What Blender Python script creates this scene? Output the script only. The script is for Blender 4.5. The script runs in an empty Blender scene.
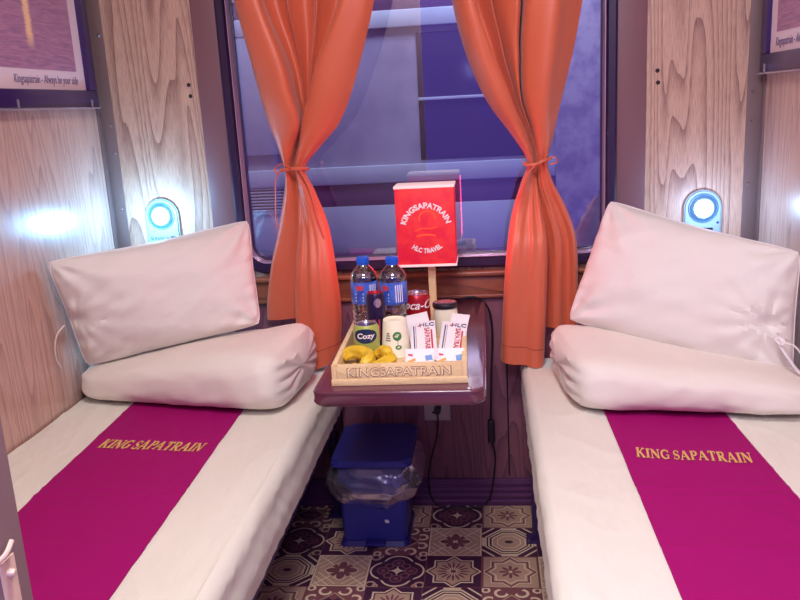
import bpy, bmesh, math, random
from mathutils import Vector, Matrix, noise
PI = math.pi
S = bpy.context.scene
COL = S.collection
sin, cos = math.sin, math.cos
random.seed(7)

# ------------------------------------------------------------------ helpers
def lin(r, g, b):
    f = lambda c: (c/255/12.92) if c/255 <= .04045 else ((c/255+.055)/1.055)**2.4
    return (f(r), f(g), f(b), 1)

def link(name, bm, mat, parent=None, smooth=True, **k):
    me = bpy.data.meshes.new(name)
    bm.normal_update()
    bm.to_mesh(me); bm.free()
    for m in (mat if isinstance(mat, (list, tuple)) else [mat]):
        me.materials.append(m)
    if smooth:
        me.shade_smooth()
        try: me.set_sharp_from_angle(angle=R(40))
        except Exception: pass
    o = bpy.data.objects.new(name, me); COL.objects.link(o)
    if parent: o.parent = parent
    for a, v in k.items(): o[a] = v
    return o
R = math.radians

def empty(name, loc, label, cat, group=None, rz=0):
    o = bpy.data.objects.new(name, None); COL.objects.link(o)
    o.location = loc; o.rotation_euler = (0, 0, rz); o.empty_display_size = .05
    o['label'] = label; o['category'] = cat
    if group: o['group'] = group
    return o

def box(bm, c, s, bev=0, seg=2, mi=0, rot=None):
    r = bmesh.ops.create_cube(bm, size=1)
    vs = r['verts']
    bmesh.ops.scale(bm, verts=vs, vec=s)
    if bev:
        es = list({e for v in vs for e in v.link_edges})
        q = bmesh.ops.bevel(bm, geom=es, offset=bev, segments=seg, affect='EDGES', profile=.5)
        vs = list({v for f in q['faces'] for v in f.verts} | {v for v in vs if v.is_valid})
    if rot is not None: bmesh.ops.rotate(bm, verts=vs, matrix=rot, cent=(0, 0, 0))
    bmesh.ops.translate(bm, verts=vs, vec=c)
    for v in vs:
        for f in v.link_faces: f.material_index = mi
    return vs
def bx(x0, x1, y0, y1, z0, z1, bev=0, seg=2, bm=None):
    bm = bm or bmesh.new()
    box(bm, ((x0+x1)/2, (y0+y1)/2, (z0+z1)/2), (x1-x0, y1-y0, z1-z0), bev, seg)
    return bm

def lathe(prof, n=32, bm=None, c=(0, 0, 0), mi=0):
    bm = bm or bmesh.new(); rings = []
    for r, z in prof:
        if r < 1e-6: rings.append([bm.verts.new((c[0], c[1], c[2]+z))])
        else: rings.append([bm.verts.new((c[0]+r*cos(2*PI*i/n), c[1]+r*sin(2*PI*i/n), c[2]+z)) for i in range(n)])
    for a, b in zip(rings, rings[1:]):
        for i in range(n):
            j = (i+1) % n
            if len(a) == 1 and len(b) == 1: continue
            if len(a) == 1: f = bm.faces.new((a[0], b[j], b[i]))
            elif len(b) == 1: f = bm.faces.new((a[i], a[j], b[0]))
            else: f = bm.faces.new((a[i], a[j], b[j], b[i]))
            f.material_index = mi
    return bm

def grid(fn, nu, nv, bm=None, closed_u=False, mi=0):
    bm = bm or bmesh.new()
    g = [[bm.verts.new(fn(i/nu, j/nv)) for j in range(nv+1)] for i in range(nu if closed_u else nu+1)]
    for i in range(nu):
        for j in range(nv):
            a = g[i]; b = g[(i+1) % len(g)]
            f = bm.faces.new((a[j], b[j], b[j+1], a[j+1])); f.material_index = mi
    return bm, g

def tube(pts, r, n=8, bm=None, smooth_path=True, rfn=None, flat=1):
    bm = bm or bmesh.new(); pts = [Vector(p) for p in pts]
    if smooth_path and len(pts) > 2: pts = crom(pts, 6)
    rings = []; up = Vector((0, 0, 1)); prev = None
    for i, p in enumerate(pts):
        t = (pts[min(i+1, len(pts)-1)]-pts[max(i-1, 0)]).normalized()
        if prev is None:
            a = t.cross(up)
            if a.length < .1: a = t.cross(Vector((1, 0, 0)))
        else: a = prev-t*prev.dot(t)
        a.normalize(); prev = a; b = t.cross(a)
        rr = r*(rfn(i/(len(pts)-1)) if rfn else 1)
        rings.append([bm.verts.new(p+a*rr*cos(2*PI*k/n)+b*rr*flat*sin(2*PI*k/n)) for k in range(n)])
    for q, w in zip(rings, rings[1:]):
        for k in range(n): bm.faces.new((q[k], q[(k+1) % n], w[(k+1) % n], w[k]))
    bm.faces.new(rings[0][::-1]); bm.faces.new(rings[-1])
    return bm

def crom(p, n):
    out = []
    for i in range(len(p)-1):
        a = p[max(i-1, 0)]; b = p[i]; c = p[i+1]; d = p[min(i+2, len(p)-1)]
        for k in range(n):
            t = k/n
            out.append(.5*((2*b)+(-a+c)*t+(2*a-5*b+4*c-d)*t*t+(-a+3*b-3*c+d)*t**3))
    out.append(p[-1]); return out

def prism(pts, h, bm=None, M=None):
    bm = bm or bmesh.new()
    a = [bm.verts.new((x, y, 0)) for x, y in pts]; b = [bm.verts.new((x, y, h)) for x, y in pts]
    n = len(pts)
    bm.faces.new(a[::-1]); bm.faces.new(b)
    for i in range(n): bm.faces.new((a[i], a[(i+1) % n], b[(i+1) % n], b[i]))
    if M: bmesh.ops.transform(bm, matrix=M, verts=a+b)
    return bm

def solidify(bm, t):
    """give an open sheet a second face and an edge"""
    bm.normal_update(); vs = list(bm.verts); fs = list(bm.faces); be = [e for e in bm.edges if e.is_boundary]
    nv = {v: bm.verts.new(v.co-v.normal*t) for v in vs}
    for f in fs: bm.faces.new([nv[v] for v in reversed(f.verts)])
    for e in be:
        a, b_ = e.verts; bm.faces.new((a, b_, nv[b_], nv[a]))
    bmesh.ops.recalc_face_normals(bm, faces=bm.faces)
    return bm

def text_bm(s, h, ext=.0004, shear=0, sx=1, off=0):
    """lettering as a mesh in XY, cap height about h, centred in x, baseline at y = 0"""
    cu = bpy.data.curves.new('lettering', 'FONT'); cu.body = s; cu.size = 1; cu.shear = shear
    cu.align_x = 'CENTER'; cu.extrude = ext/h*.7; cu.resolution_u = 3; cu.offset = off
    o = bpy.data.objects.new('lettering', cu); COL.objects.link(o)
    dg = bpy.context.evaluated_depsgraph_get(); dg.update()
    me = bpy.data.meshes.new_from_object(o.evaluated_get(dg))
    bm = bmesh.new(); bm.from_mesh(me)
    bpy.data.objects.remove(o); bpy.data.curves.remove(cu); bpy.data.meshes.remove(me)
    k = h/.7
    for v in bm.verts: v.co = Vector((v.co.x*k*sx, v.co.y*k, v.co.z*k))
    return bm
def place(bm, M):
    bmesh.ops.transform(bm, matrix=M, verts=bm.verts); return bm
def frame(o, x, y):
    x = Vector(x).normalized(); y = Vector(y); y = (y-x*y.dot(x)).normalized(); z = x.cross(y)
    return Matrix(((x.x, y.x, z.x, o[0]), (x.y, y.y, z.y, o[1]), (x.z, y.z, z.z, o[2]), (0, 0, 0, 1)))
def join(a, b):
    me = bpy.data.meshes.new('tmp'); b.to_mesh(me); b.free(); a.from_mesh(me); bpy.data.meshes.remove(me); return a
def wrap(bm, rad, c, z0, ang0=-PI/2):
    """bend XY lettering round a vertical cylinder"""
    for v in bm.verts:
        a = ang0+v.co.x/rad; r = rad+v.co.z
        v.co = Vector((c[0]+r*cos(a), c[1]+r*sin(a), z0+v.co.y))
    return bm

def disc(rx, ry, h, n=20, rings=4):
    """flat oval badge cut into small faces so that it follows a curved wall when wrapped"""
    bm = bmesh.new()
    def f(u, v): return Vector((rx*v*cos(2*PI*u), ry*v*sin(2*PI*u), h))
    grid(lambda u, v: f(u, .02+.98*v), n, rings, bm, closed_u=True)
    c = [v for v in bm.verts if (v.co.x/rx)**2+(v.co.y/ry)**2 < .001]
    bmesh.ops.pointmerge(bm, verts=c, merge_co=(0, 0, h))
    return bm
# ---- serif capitals for the embroidered name
def ribbon(bm, pts, w, h):
    n = len(pts)
    L = []; Rr = []
    for i, (x, y) in enumerate(pts):
        x0, y0 = pts[max(i-1, 0)]; x1, y1 = pts[min(i+1, n-1)]
        d = math.hypot(x1-x0, y1-y0) or 1; nx, ny = -(y1-y0)/d, (x1-x0)/d
        ww = w(i/(n-1)) if callable(w) else w
        L.append((x+nx*ww/2, y+ny*ww/2)); Rr.append((x-nx*ww/2, y-ny*ww/2))
    for i in range(n-1): prism([Rr[i], Rr[i+1], L[i+1], L[i]], h, bm)
def arc(cx, cy, rx, ry, a0, a1, n=12): return [(cx+rx*cos(R(a0+(a1-a0)*i/n)), cy+ry*sin(R(a0+(a1-a0)*i/n))) for i in range(n+1)]
TK, TN, SF = .20, .09, .07
def serif_glyph(bm, ch, h):
    st = lambda x, w=TK, y0=0, y1=1: ribbon(bm, [(x, y0), (x, y1)], w, h)
    se = lambda x, y, w=.32: ribbon(bm, [(x-w/2, y), (x+w/2, y)], SF, h)
    ln = lambda a, b, w: ribbon(bm, [a, b], w, h)
    e = SF/2
    if ch == 'I': st(.17); se(.17, e); se(.17, 1-e); return .34
    if ch == 'K':
        st(.17); se(.17, e); se(.17, 1-e); ln((.24, .42), (.66, .97), TN); ln((.36, .56), (.72, .03), TK); se(.7, e, .3); se(.66, 1-e, .26); return .84
    if ch == 'N':
        st(.14, TN); st(.72, TN); ln((.14, .96), (.72, .04), TK); se(.14, e, .26); se(.1, 1-e, .24); se(.72, 1-e, .26); return .86
    if ch == 'A':
        ln((.08, .03), (.38, 1), TN); ln((.38, 1), (.7, .03), TK); ln((.2, .35), (.58, .35), SF); se(.09, e, .24); se(.7, e, .3); return .82
    if ch == 'T':
        st(.36); se(.36, e, .3); ln((.04, 1-e), (.68, 1-e), SF*1.2); ln((.06, 1), (.06, .76), SF); ln((.66, 1), (.66, .76), SF); return .72
    if ch in 'PR':
        st(.17); se(.17, e); se(.17, 1-e)
        ribbon(bm, [(.2, 1-e)]+arc(.36, .73, .22, .24, 90, -90)+[(.2, .49)], lambda t: .05+.12*sin(PI*t), h)
        if ch == 'R': ln((.36, .5), (.66, .03), TK); se(.68, e, .24); return .8
        return .64
    if ch == 'S':
        ribbon(bm, arc(.3, .73, .2, .235, 35, 240, 12)+arc(.3, .27, .2, .235, 60, -145, 12), lambda t: .06+.13*math.exp(-((t-.5)/.22)**2), h)
        ln((.49, .95), (.49, .72), SF); ln((.09, .05), (.09, .3), SF); return .58
    if ch == 'G':
        ribbon(bm, arc(.42, .5, .34, .465, 40, 320, 20), lambda t: .06+.12*sin(PI*t), h)
        ln((.7, .97), (.7, .72), SF); st(.68, .12, .06, .46); se(.66, .44, .26); return .84
    return .3
def serif_bm(s, width, height, t):
    bm = bmesh.new(); x = 0
    for ch in s:
        if ch == ' ': x += .22; continue
        b = bmesh.new(); w = serif_glyph(b, ch, 1)
        for v in b.verts: v.co.x += x
        join(bm, b); x += w+.09
    x -= .09
    for v in bm.verts: v.co = Vector((v.co.x/x*width-width/2, v.co.y*height, v.co.z*t))
    return bm

# ------------------------------------------------------------------ materials
class E_:
    """small expression wrapper that writes Math nodes"""
    nt = None
    def __init__(s, sock): s.s = sock
    @staticmethod
    def op(o, *a):
        n = E_.nt.nodes.new('ShaderNodeMath'); n.operation = o
        for i, v in enumerate(a):
            if isinstance(v, E_): E_.nt.links.new(v.s, n.inputs[i])
            else: n.inputs[i].default_value = v
        return E_(n.outputs[0])
    def __add__(s, o): return E_.op('ADD', s, o)
    __radd__ = __add__
    def __sub__(s, o): return E_.op('SUBTRACT', s, o)
    def __rsub__(s, o): return E_.op('SUBTRACT', o, s)
    def __mul__(s, o): return E_.op('MULTIPLY', s, o)
    __rmul__ = __mul__
    def __truediv__(s, o): return E_.op('DIVIDE', s, o)
    def __lt__(s, o): return E_.op('LESS_THAN', s, o)
    def __gt__(s, o): return E_.op('GREATER_THAN', s, o)
    def __pow__(s, o): return E_.op('POWER', s, o)
def eabs(a): return E_.op('ABSOLUTE', a)
def emax(a, b): return E_.op('MAXIMUM', a, b)
def emin(a, b): return E_.op('MINIMUM', a, b)
def esqrt(a): return E_.op('SQRT', a)
def band(a, c, w): return eabs(a-c) < w

def new_mat(name):
    m = bpy.data.materials.new(name); m.use_nodes = True
    return m, m.node_tree, m.node_tree.nodes['Principled BSDF']
def pset(b, **k):
    for a, v in k.items():
        b.inputs[a.replace('_', ' ')].default_value = v
def mat(name, col, rough=.5, metal=0, spec=.5, coat=0, coat_r=.1, sheen=0, bump=None, trans=0, ior=None, alpha=None, emis=None, es=0, vary=None, sss=0):
    m, nt, b = new_mat(name)
    pset(b, Base_Color=col, Roughness=rough, Metallic=metal, Coat_Weight=coat, Coat_Roughness=coat_r, Sheen_Weight=sheen, Transmission_Weight=trans)
    b.inputs['Specular IOR Level'].default_value = spec
    if ior: b.inputs['IOR'].default_value = ior
    if alpha is not None: b.inputs['Alpha'].default_value = alpha
    if emis: b.inputs['Emission Color'].default_value = emis; b.inputs['Emission Strength'].default_value = es
    if vary:   # (scale, other colour)
        t = nt.nodes.new('ShaderNodeTexCoord'); n = nt.nodes.new('ShaderNodeTexNoise'); n.inputs['Scale'].default_value = vary[0]; n.inputs['Detail'].default_value = 4
        mx = nt.nodes.new('ShaderNodeMix'); mx.data_type = 'RGBA'; mx.inputs[6].default_value = col; mx.inputs[7].default_value = vary[1]
        rp = nt.nodes.new('ShaderNodeMapRange'); rp.inputs[1].default_value = .4; rp.inputs[2].default_value = .62
        nt.links.new(t.outputs['Object'], n.inputs['Vector']); nt.links.new(n.outputs[0], rp.inputs[0]); nt.links.new(rp.outputs[0], mx.inputs[0]); nt.links.new(mx.outputs[2], b.inputs['Base Color'])
    if bump:   # (scale, strength, distance, stretch)
        t = nt.nodes.new('ShaderNodeTexCoord'); mp = nt.nodes.new('ShaderNodeMapping'); n = nt.nodes.new('ShaderNodeTexNoise')
        n.inputs['Scale'].default_value = bump[0]; n.inputs['Detail'].default_value = 3
        mp.inputs['Scale'].default_value = bump[3] if len(bump) > 3 else (1, 1, 1)
        bp = nt.nodes.new('ShaderNodeBump'); bp.inputs['Strength'].default_value = bump[1]; bp.inputs['Distance'].default_value = bump[2]
        nt.links.new(t.outputs['Object'], mp.inputs[0]); nt.links.new(mp.outputs[0], n.inputs['Vector']); nt.links.new(n.outputs[0], bp.inputs['Height']); nt.links.new(bp.outputs[0], b.inputs['Normal'])
    return m

def wood(name, light, dark, rings=9, sc=(1, 1, 1), rough=.4, coat=0, coat_r=.15, fine=.5, lines=.5, bump=.15, lin_k=3.2):
    """laminate with cathedral grain; sc squeezes the object coordinates, grain runs where sc is small"""
    m, nt, b = new_mat(name); N = nt.nodes.new; L = nt.links.new
    t = N('ShaderNodeTexCoord'); mp = N('ShaderNodeMapping'); mp.inputs['Scale'].default_value = sc
    L(t.outputs['Object'], mp.inputs[0])
    n1 = N('ShaderNodeTexNoise'); n1.inputs['Scale'].default_value = 1.6; n1.inputs['Detail'].default_value = 1.5; n1.inputs['Roughness'].default_value = .4
    n1.inputs['Distortion'].default_value = .3
    L(mp.outputs[0], n1.inputs['Vector'])
    E_.nt = nt
    sp = N('ShaderNodeSeparateXYZ'); L(mp.outputs[0], sp.inputs[0])
    flat = (E_(sp.outputs[0])+E_(sp.outputs[1])*.83+E_(sp.outputs[2]))*lin_k
    v = E_(n1.outputs[0])*rings+flat
    fr = E_.op('FRACT', v)
    ln_ = E_.op('POWER', fr, 3.0)          # a soft ramp ending in a sharp dark line: oak growth ring
    mp2 = N('ShaderNodeMapping'); mp2.inputs['Scale'].default_value = tuple(s*(22 if s > .5 else 8) for s in sc)
    L(t.outputs['Object'], mp2.inputs[0])
    n2 = N('ShaderNodeTexNoise'); n2.inputs['Scale'].default_value = 6; n2.inputs['Detail'].default_value = 3
    L(mp2.outputs[0], n2.inputs['Vector'])
    fb = E_.op('SUBTRACT', E_(n2.outputs[0]), .42)*3.2
    tot = ln_*lines+E_.op('MULTIPLY', emax(emin(fb, 1.0), 0.0), fine)
    tot = emin(tot, 1.0)
    mx = N('ShaderNodeMix'); mx.data_type = 'RGBA'; mx.inputs[6].default_value = light; mx.inputs[7].default_value = dark
    L(tot.s, mx.inputs[0]); L(mx.outputs[2], b.inputs['Base Color'])
    pset(b, Roughness=rough, Coat_Weight=coat, Coat_Roughness=coat_r)
    bp = N('ShaderNodeBump'); bp.inputs['Strength'].default_value = bump; bp.inputs['Distance'].default_value = .0006; bp.invert = True
    L(tot.s, bp.inputs['Height']); L(bp.outputs[0], b.inputs['Normal'])
    return m

M_wall = wood('oak_laminate', lin(206, 168, 146), lin(122, 82, 76), 11, (6, 6, .5), .36, 0, fine=.6, lines=.65, lin_k=4.5)
M_wall_side = wood('oak_laminate_gloss', lin(208, 172, 156), lin(146, 108, 104), 11, (6, 6, .45), .32, .6, .21, fine=.6, lines=.5, lin_k=4.5)
M_lowwall = wood('dark_oak_laminate', lin(142, 88, 104), lin(86, 48, 70), 11, (6, 6, .5), .4, fine=.5, lines=.6)
M_sill = wood('sill_oak', lin(160, 92, 66), lin(84, 40, 40), 7, (.5, 8, 8), .35, fine=.6, lines=.6)
M_base = mat('skirting_shade_violet', lin(100, 52, 100), .5, bump=(3, .6, .004, (.2, .2, 40)))  # brown skirting with the violet cast of the shade mixed into its colour
M_pillar = mat('mauve_paint', lin(122, 82, 88), .5)
M_strip = mat('angle_trim_grey', lin(118, 94, 92), .45)
M_screw = mat('screw_steel', lin(170, 160, 160), .3, 1)
M_hole = mat('screw_hole_dark', lin(40, 22, 30), .8)
M_rubber = mat('window_gasket', lin(44, 24, 60), .35)
M_lip = mat('window_lip', lin(190, 150, 176), .3, .3)
M_ceiling = mat('ceiling_paint', lin(225, 215, 205), .7)
M_sheet = mat('white_sheet', lin(232, 228, 216), .8, sheen=.1, bump=(6, .7, .016, (2.2, .8, 1.2)))
M_pillow = mat('pillow_cotton', lin(232, 226, 220), .75, sheen=.1, bump=(8, .5, .008, (1, 1, 2)))
M_duvet = mat('duvet_cotton', lin(234, 226, 216), .75, sheen=.15, bump=(8, .4, .008, (1, 2, 1)))
M_tie = mat('tie_cotton', lin(238, 230, 232), .8)
M_runner = mat('magenta_runner', lin(160, 12, 106), .8, spec=.15, bump=(9, .25, .004, (1, 3, 1)))
M_gold = mat('gold_thread', lin(232, 190, 110), .45, .25)
M_frame_dark = mat('berth_steel', lin(66, 44, 100), .45, .2)
M_curtain = mat('orange_satin', lin(206, 98, 66), .48, spec=.6, sheen=.15, bump=(4, .12, .012, (1, 1, .4)), sss=0)
M_hem = mat('orange_thread', lin(168, 72, 52), .7)
M_table = mat('mahogany_laminate', lin(98, 48, 68), .24, spec=.6, coat=.3, coat_r=.12, bump=(60, .12, .001, (1, .1, 1)))
M_table_edge = mat('mahogany_edge', lin(66, 24, 44), .2, coat=.6, coat_r=.1)
M_bracket = mat('bracket_steel', lin(110, 100, 110), .35, .9)
M_tray = wood('pine_tray', lin(240, 212, 164), lin(206, 164, 116), 6, (1, 6, 6), .5, fine=.45, lines=.4)
M_tray_cut = mat('engraved_wood', lin(250, 228, 186), .6)
M_tray_line = mat('burnt_outline', lin(150, 104, 78), .7)
M_bin = mat('blue_plastic', lin(52, 54, 146), .4)
M_bin_dark = mat('dark_blue_plastic', lin(46, 36, 120), .45)
M_white = mat('white_plastic', lin(230, 230, 238), .35)
M_black = mat('black_plastic', lin(28, 20, 34), .4)
M_socket = mat('socket_plate', lin(190, 176, 180), .4)
M_lamp_body = mat('lamp_housing_grey', lin(142, 158, 168), .4)
M_lamp_ring = mat('lamp_ring', lin(84, 112, 136), .3)
M_led = mat('led_lens', lin(255, 255, 255), .3, emis=(.55, .84, 1, 1), es=26)
M_red_shade = mat('red_lantern_shade', lin(196, 12, 40), .6, emis=(1, .015, .07, 1), es=.34, vary=(26, lin(214, 52, 36)))
M_shade_white = mat('lantern_paper_white', lin(250, 226, 222), .6, emis=(1, .6, .6, 1), es=.25)
M_post = mat('pale_pine', lin(232, 196, 150), .55)
M_letter_white = mat('white_print', lin(250, 236, 240), .6)
M_frame_pic = mat('indigo_frame', lin(50, 28, 88), .3, coat=.3)
M_mat = mat('picture_mount', lin(226, 206, 214), .7)
M_ink = mat('grey_ink', lin(128, 112, 150), .7)
M_clip = mat('clear_hook', lin(190, 180, 200), .2, .6)
M_door = mat('door_mauve_grey', lin(138, 112, 110), .5)
M_brass = mat('aged_latch', lin(222, 190, 170), .4, .2)
M_can_red = mat('red_can', lin(176, 22, 40), .28, .35)
M_alu = mat('aluminium', lin(200, 190, 200), .25, .95)
M_cup = mat('paper_cup', lin(244, 236, 212), .65)
M_green = mat('green_print', lin(60, 130, 70), .6)
M_grey = mat('grey_print', lin(150, 130, 130), .6)
M_navy = mat('navy_print', lin(50, 50, 120), .6)
M_redink = mat('red_print', lin(196, 60, 84), .6)
M_sachet = mat('sachet_paper', lin(242, 232, 236), .55, bump=(60, .3, .002))
M_orange_ink = mat('amber_print', lin(226, 160, 80), .6)
M_banana = mat('banana_skin', lin(236, 198, 50), .5, vary=(45, lin(210, 168, 40)))
M_banana_tip = mat('banana_tip', lin(96, 62, 40), .7)
M_cozy = mat('pale_green_can', lin(178, 190, 96), .35, .2)
M_cozy_dark = mat('bottle_green_label', lin(24, 44, 84), .4)
M_darkcan = mat('dark_can', lin(42, 26, 66), .3, .3)
M_label = mat('blue_bottle_label', lin(44, 74, 176), .35, vary=(38, lin(84, 120, 214)))
M_cap = mat('blue_bottle_cap', lin(30, 92, 206), .35)
M_bulb = mat('ceiling_lamp_lens', lin(255, 250, 240), .4, emis=(1, .93, .84, 1), es=5)

def glass_mat(name, col, rough, refl, tint, haze=0):
    """thin clear sheet: see-through plus Fresnel gloss"""
    m, nt, b = new_mat(name); nt.nodes.remove(b); N = nt.nodes.new; L = nt.links.new
    out = nt.nodes['Material Output']
    tr = N('ShaderNodeBsdfTransparent'); tr.inputs[0].default_value = tint
    gl = N('ShaderNodeBsdfGlossy'); gl.inputs[0].default_value = col; gl.inputs['Roughness'].default_value = rough
    fr = N('ShaderNodeFresnel'); fr.inputs[0].default_value = 1.5
    mu = N('ShaderNodeMath'); mu.operation = 'MULTIPLY'; mu.use_clamp = True; mu.inputs[1].default_value = refl
    mx = N('ShaderNodeMixShader')
    L(fr.outputs[0], mu.inputs[0]); L(mu.outputs[0], mx.inputs[0]); L(tr.outputs[0], mx.inputs[1]); L(gl.outputs[0], mx.inputs[2]); L(mx.outputs[0], out.inputs[0])
    if haze:
        df = N('ShaderNodeBsdfTranslucent'); df2 = N('ShaderNodeBsdfDiffuse'); ad = N('ShaderNodeMixShader'); ad.inputs[0].default_value = .5; m2 = N('ShaderNodeMixShader'); m2.inputs[0].default_value = haze
        L(df.outputs[0], ad.inputs[1]); L(df2.outputs[0], ad.inputs[2]); L(mx.outputs[0], m2.inputs[1]); L(ad.outputs[0], m2.inputs[2]); L(m2.outputs[0], out.inputs[0])
    return m
M_pane = glass_mat('window_glass', (.95, .95, 1, 1), .01, 3.6, (.82, .85, .97, 1))
M_pet = glass_mat('clear_plastic_bottle', (1, 1, 1, 1), .05, 3.2, (.93, .92, .96, 1))
M_bag = glass_mat('clear_bin_bag', (.8, .76, 1, 1), .2, 3.6, (.90, .88, .98, 1), .16)
M_water = mat('water', (.93, .95, 1, 1), .02, trans=1, ior=1.33)

# sea-at-sunset print
def sea_mat():
    m, nt, b = new_mat('sunset_sea_print'); N = nt.nodes.new; L = nt.links.new; E_.nt = nt
    t = N('ShaderNodeTexCoord'); sp = N('ShaderNodeSeparateXYZ'); L(t.outputs['UV'], sp.inputs[0])
    u, v = E_(sp.outputs[0]), E_(sp.outputs[1])
    mp = N('ShaderNodeMapping'); mp.inputs['Scale'].default_value = (5, 34, 1); L(t.outputs['UV'], mp.inputs[0])
    n = N('ShaderNodeTexNoise'); n.inputs['Scale'].default_value = 1.6; n.inputs['Detail'].default_value = 4; n.inputs['Distortion'].default_value = .8
    L(mp.outputs[0], n.inputs['Vector'])
    w = E_(n.outputs[0])
    c1 = N('ShaderNodeMix'); c1.data_type = 'RGBA'; c1.inputs[6].default_value = lin(152, 108, 148); c1.inputs[7].default_value = lin(188, 138, 164)
    L(emax(emin((w-.35)*3.0, 1.0), 0.0).s, c1.inputs[0])
    gl = emax(emin((1.0-eabs(u-.55+(w-.5)*.05)*24.0)*1.6, 1.0), 0.0)
    gl = gl*emax(emin((v-.13)*8, 1.0), 0.0)
    c2 = N('ShaderNodeMix'); c2.data_type = 'RGBA'; c2.inputs[7].default_value = lin(250, 206, 160)
    L(c1.outputs[2], c2.inputs[6]); L(gl.s, c2.inputs[0])
    L(c2.outputs[2], b.inputs['Base Color']); pset(b, Roughness=.4); return m
M_sea = sea_mat()

# ---- patterned floor tiles, one material per pattern, drawn in each tile's own UV square
def tile_mat(kind):
    m, nt, b = new_mat('floor_tile_'+kind); N = nt.nodes.new; L = nt.links.new; E_.nt = nt
    t = N('ShaderNodeTexCoord'); sp = N('ShaderNodeSeparateXYZ'); L(t.outputs['UV'], sp.inputs[0])
    u = E_(sp.outputs[0])*2-1; v = E_(sp.outputs[1])*2-1
    p, q = eabs(u), eabs(v); r = esqrt(u*u+v*v); sq = emax(p, q)
    hi, lo = sq, emin(p, q)
    ang = E_.op('ARCTAN2', v, u)
    cream, tan, brown, dark = lin(238, 212, 182), lin(200, 164, 142), lin(136, 84, 92), lin(80, 44, 72)
    base = {'star': tan, 'petal': tan, 'ornate': dark, 'octagon': dark, 'quatrefoil': dark, 'scroll': brown}[kind]
    cur = [None]
    def paint(mask, col):
        mx = N('ShaderNodeMix'); mx.data_type = 'RGBA'; mx.inputs[7].default_value = col
        if cur[0] is None: mx.inputs[6].default_value = base
        else: L(cur[0], mx.inputs[6])
        L(mask.s, mx.inputs[0]); cur[0] = mx.outputs[2]
    s = emin(sq/.62, (p+q)/.88)
    if kind == 'star':
        paint(s < 1.12, cream); paint(s < 1.06, brown); paint(s < .94, tan); paint(band(s, .82, .035), cream)
        paint(r < E_.op('ABSOLUTE', E_.op('COSINE', ang*4))*.36+.04, brown); paint(r < .07, cream)
        paint(band(sq, .97, .03), brown)
    elif kind == 'ornate':
        paint(s < 1.14, cream); paint(s < 1.04, dark); paint(s < .96, tan)
        paint(r < E_.op('ABSOLUTE', E_.op('COSINE', ang*8))*.56+.02, brown); paint(r < E_.op('ABSOLUTE', E_.op('SINE', ang*8))*.3, cream); paint(r < .1, brown)
        paint(band(sq, .985, .015), brown)
    elif kind == 'petal':
        g = E_.op('FRACT', (p+q)*3.2); paint((g < .16)*(lo > .12), cream)
        paint(band(eabs(p-q), 0.0, .035)*(r > .3), cream)
        pe = ((hi-.32)/.25)*((hi-.32)/.25)+(lo/.15)*(lo/.15)
        paint(pe < 1.35, cream); paint(pe < 1.0, brown)
        pd = emax(eabs(p+q-.42)/.24, eabs(p-q)/.12); paint(pd < 1.0, brown)
        paint(r < .07, cream); paint(sq > .93, cream); paint(sq > .985, brown)
    elif kind == 'octagon':
        o = emax(sq, (p+q)*.72); 
        paint(band(o, .86, .035), cream); paint(band(o, .74, .03), cream); paint(o < .64, cream); paint(o < .58, tan)
        paint(band(o, .42, .02), cream); paint((p/.16)*(p/.16)+(q/.1)*(q/.1) < 1.0, dark)
        paint(band(p+q, 1.55, .05), cream); paint((sq > .9)*(lo < .3), cream)
    elif kind == 'quatrefoil':
        d1 = esqrt((hi-.42)*(hi-.42)+lo*lo); paint(d1 < .56, cream); paint(d1 < .49, dark)
        d0 = esqrt((p-.30)*(p-.30)+(q-.30)*(q-.30)); paint(d0 < .36, dark)
        paint(band(esqrt((hi-.5)*(hi-.5)+lo*lo), .2, .035), brown); paint(esqrt((hi-.5)*(hi-.5)+lo*lo) < .1, brown)
        paint(band(esqrt((p-.3)*(p-.3)+(q-.3)*(q-.3)), .14, .035), brown)
        paint((p+.001)**.5+(q+.001)**.5 < .6, cream)
        paint(band(esqrt((p-.86)*(p-.86)+(q-.86)*(q-.86)), .16, .045), tan); paint(band(esqrt((p-.68)*(p-.68)+(q-.93)*(q-.93)), .08, .03), tan)
    else:
        paint(band(esqrt((p-.34)*(p-.34)+(q-.72)*(q-.72)), .2, .05)*((p-q) > -.55), cream)
        paint(band(esqrt((p-.74)*(p-.74)+(q-.3)*(q-.3)), .18, .05)*(p > .62), cream)
        paint(band(esqrt((p-.86)*(p-.86)+(q-.88)*(q-.88)), .12, .04), cream)
        he = emax(eabs(p-.16), 0.0)+q; paint(he < .34, dark); paint(he < .2, brown)
        paint(band(p+q, .62, .03), tan)
    L(cur[0], b.inputs['Base Color']); pset(b, Roughness=.38)
    return m
KINDS = ['star', 'petal', 'ornate', 'octagon', 'quatrefoil', 'scroll']
M_tiles = [tile_mat(k) for k in KINDS]+[mat('tile_joint', lin(60, 36, 54), .6)]

# ------------------------------------------------------------------ the setting
W = .95
def structure(name, bm, m, parent=None, **k):
    o = link(name, bm, m, parent, **k)
    if not parent: o['kind'] = 'structure'
    return o

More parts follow.
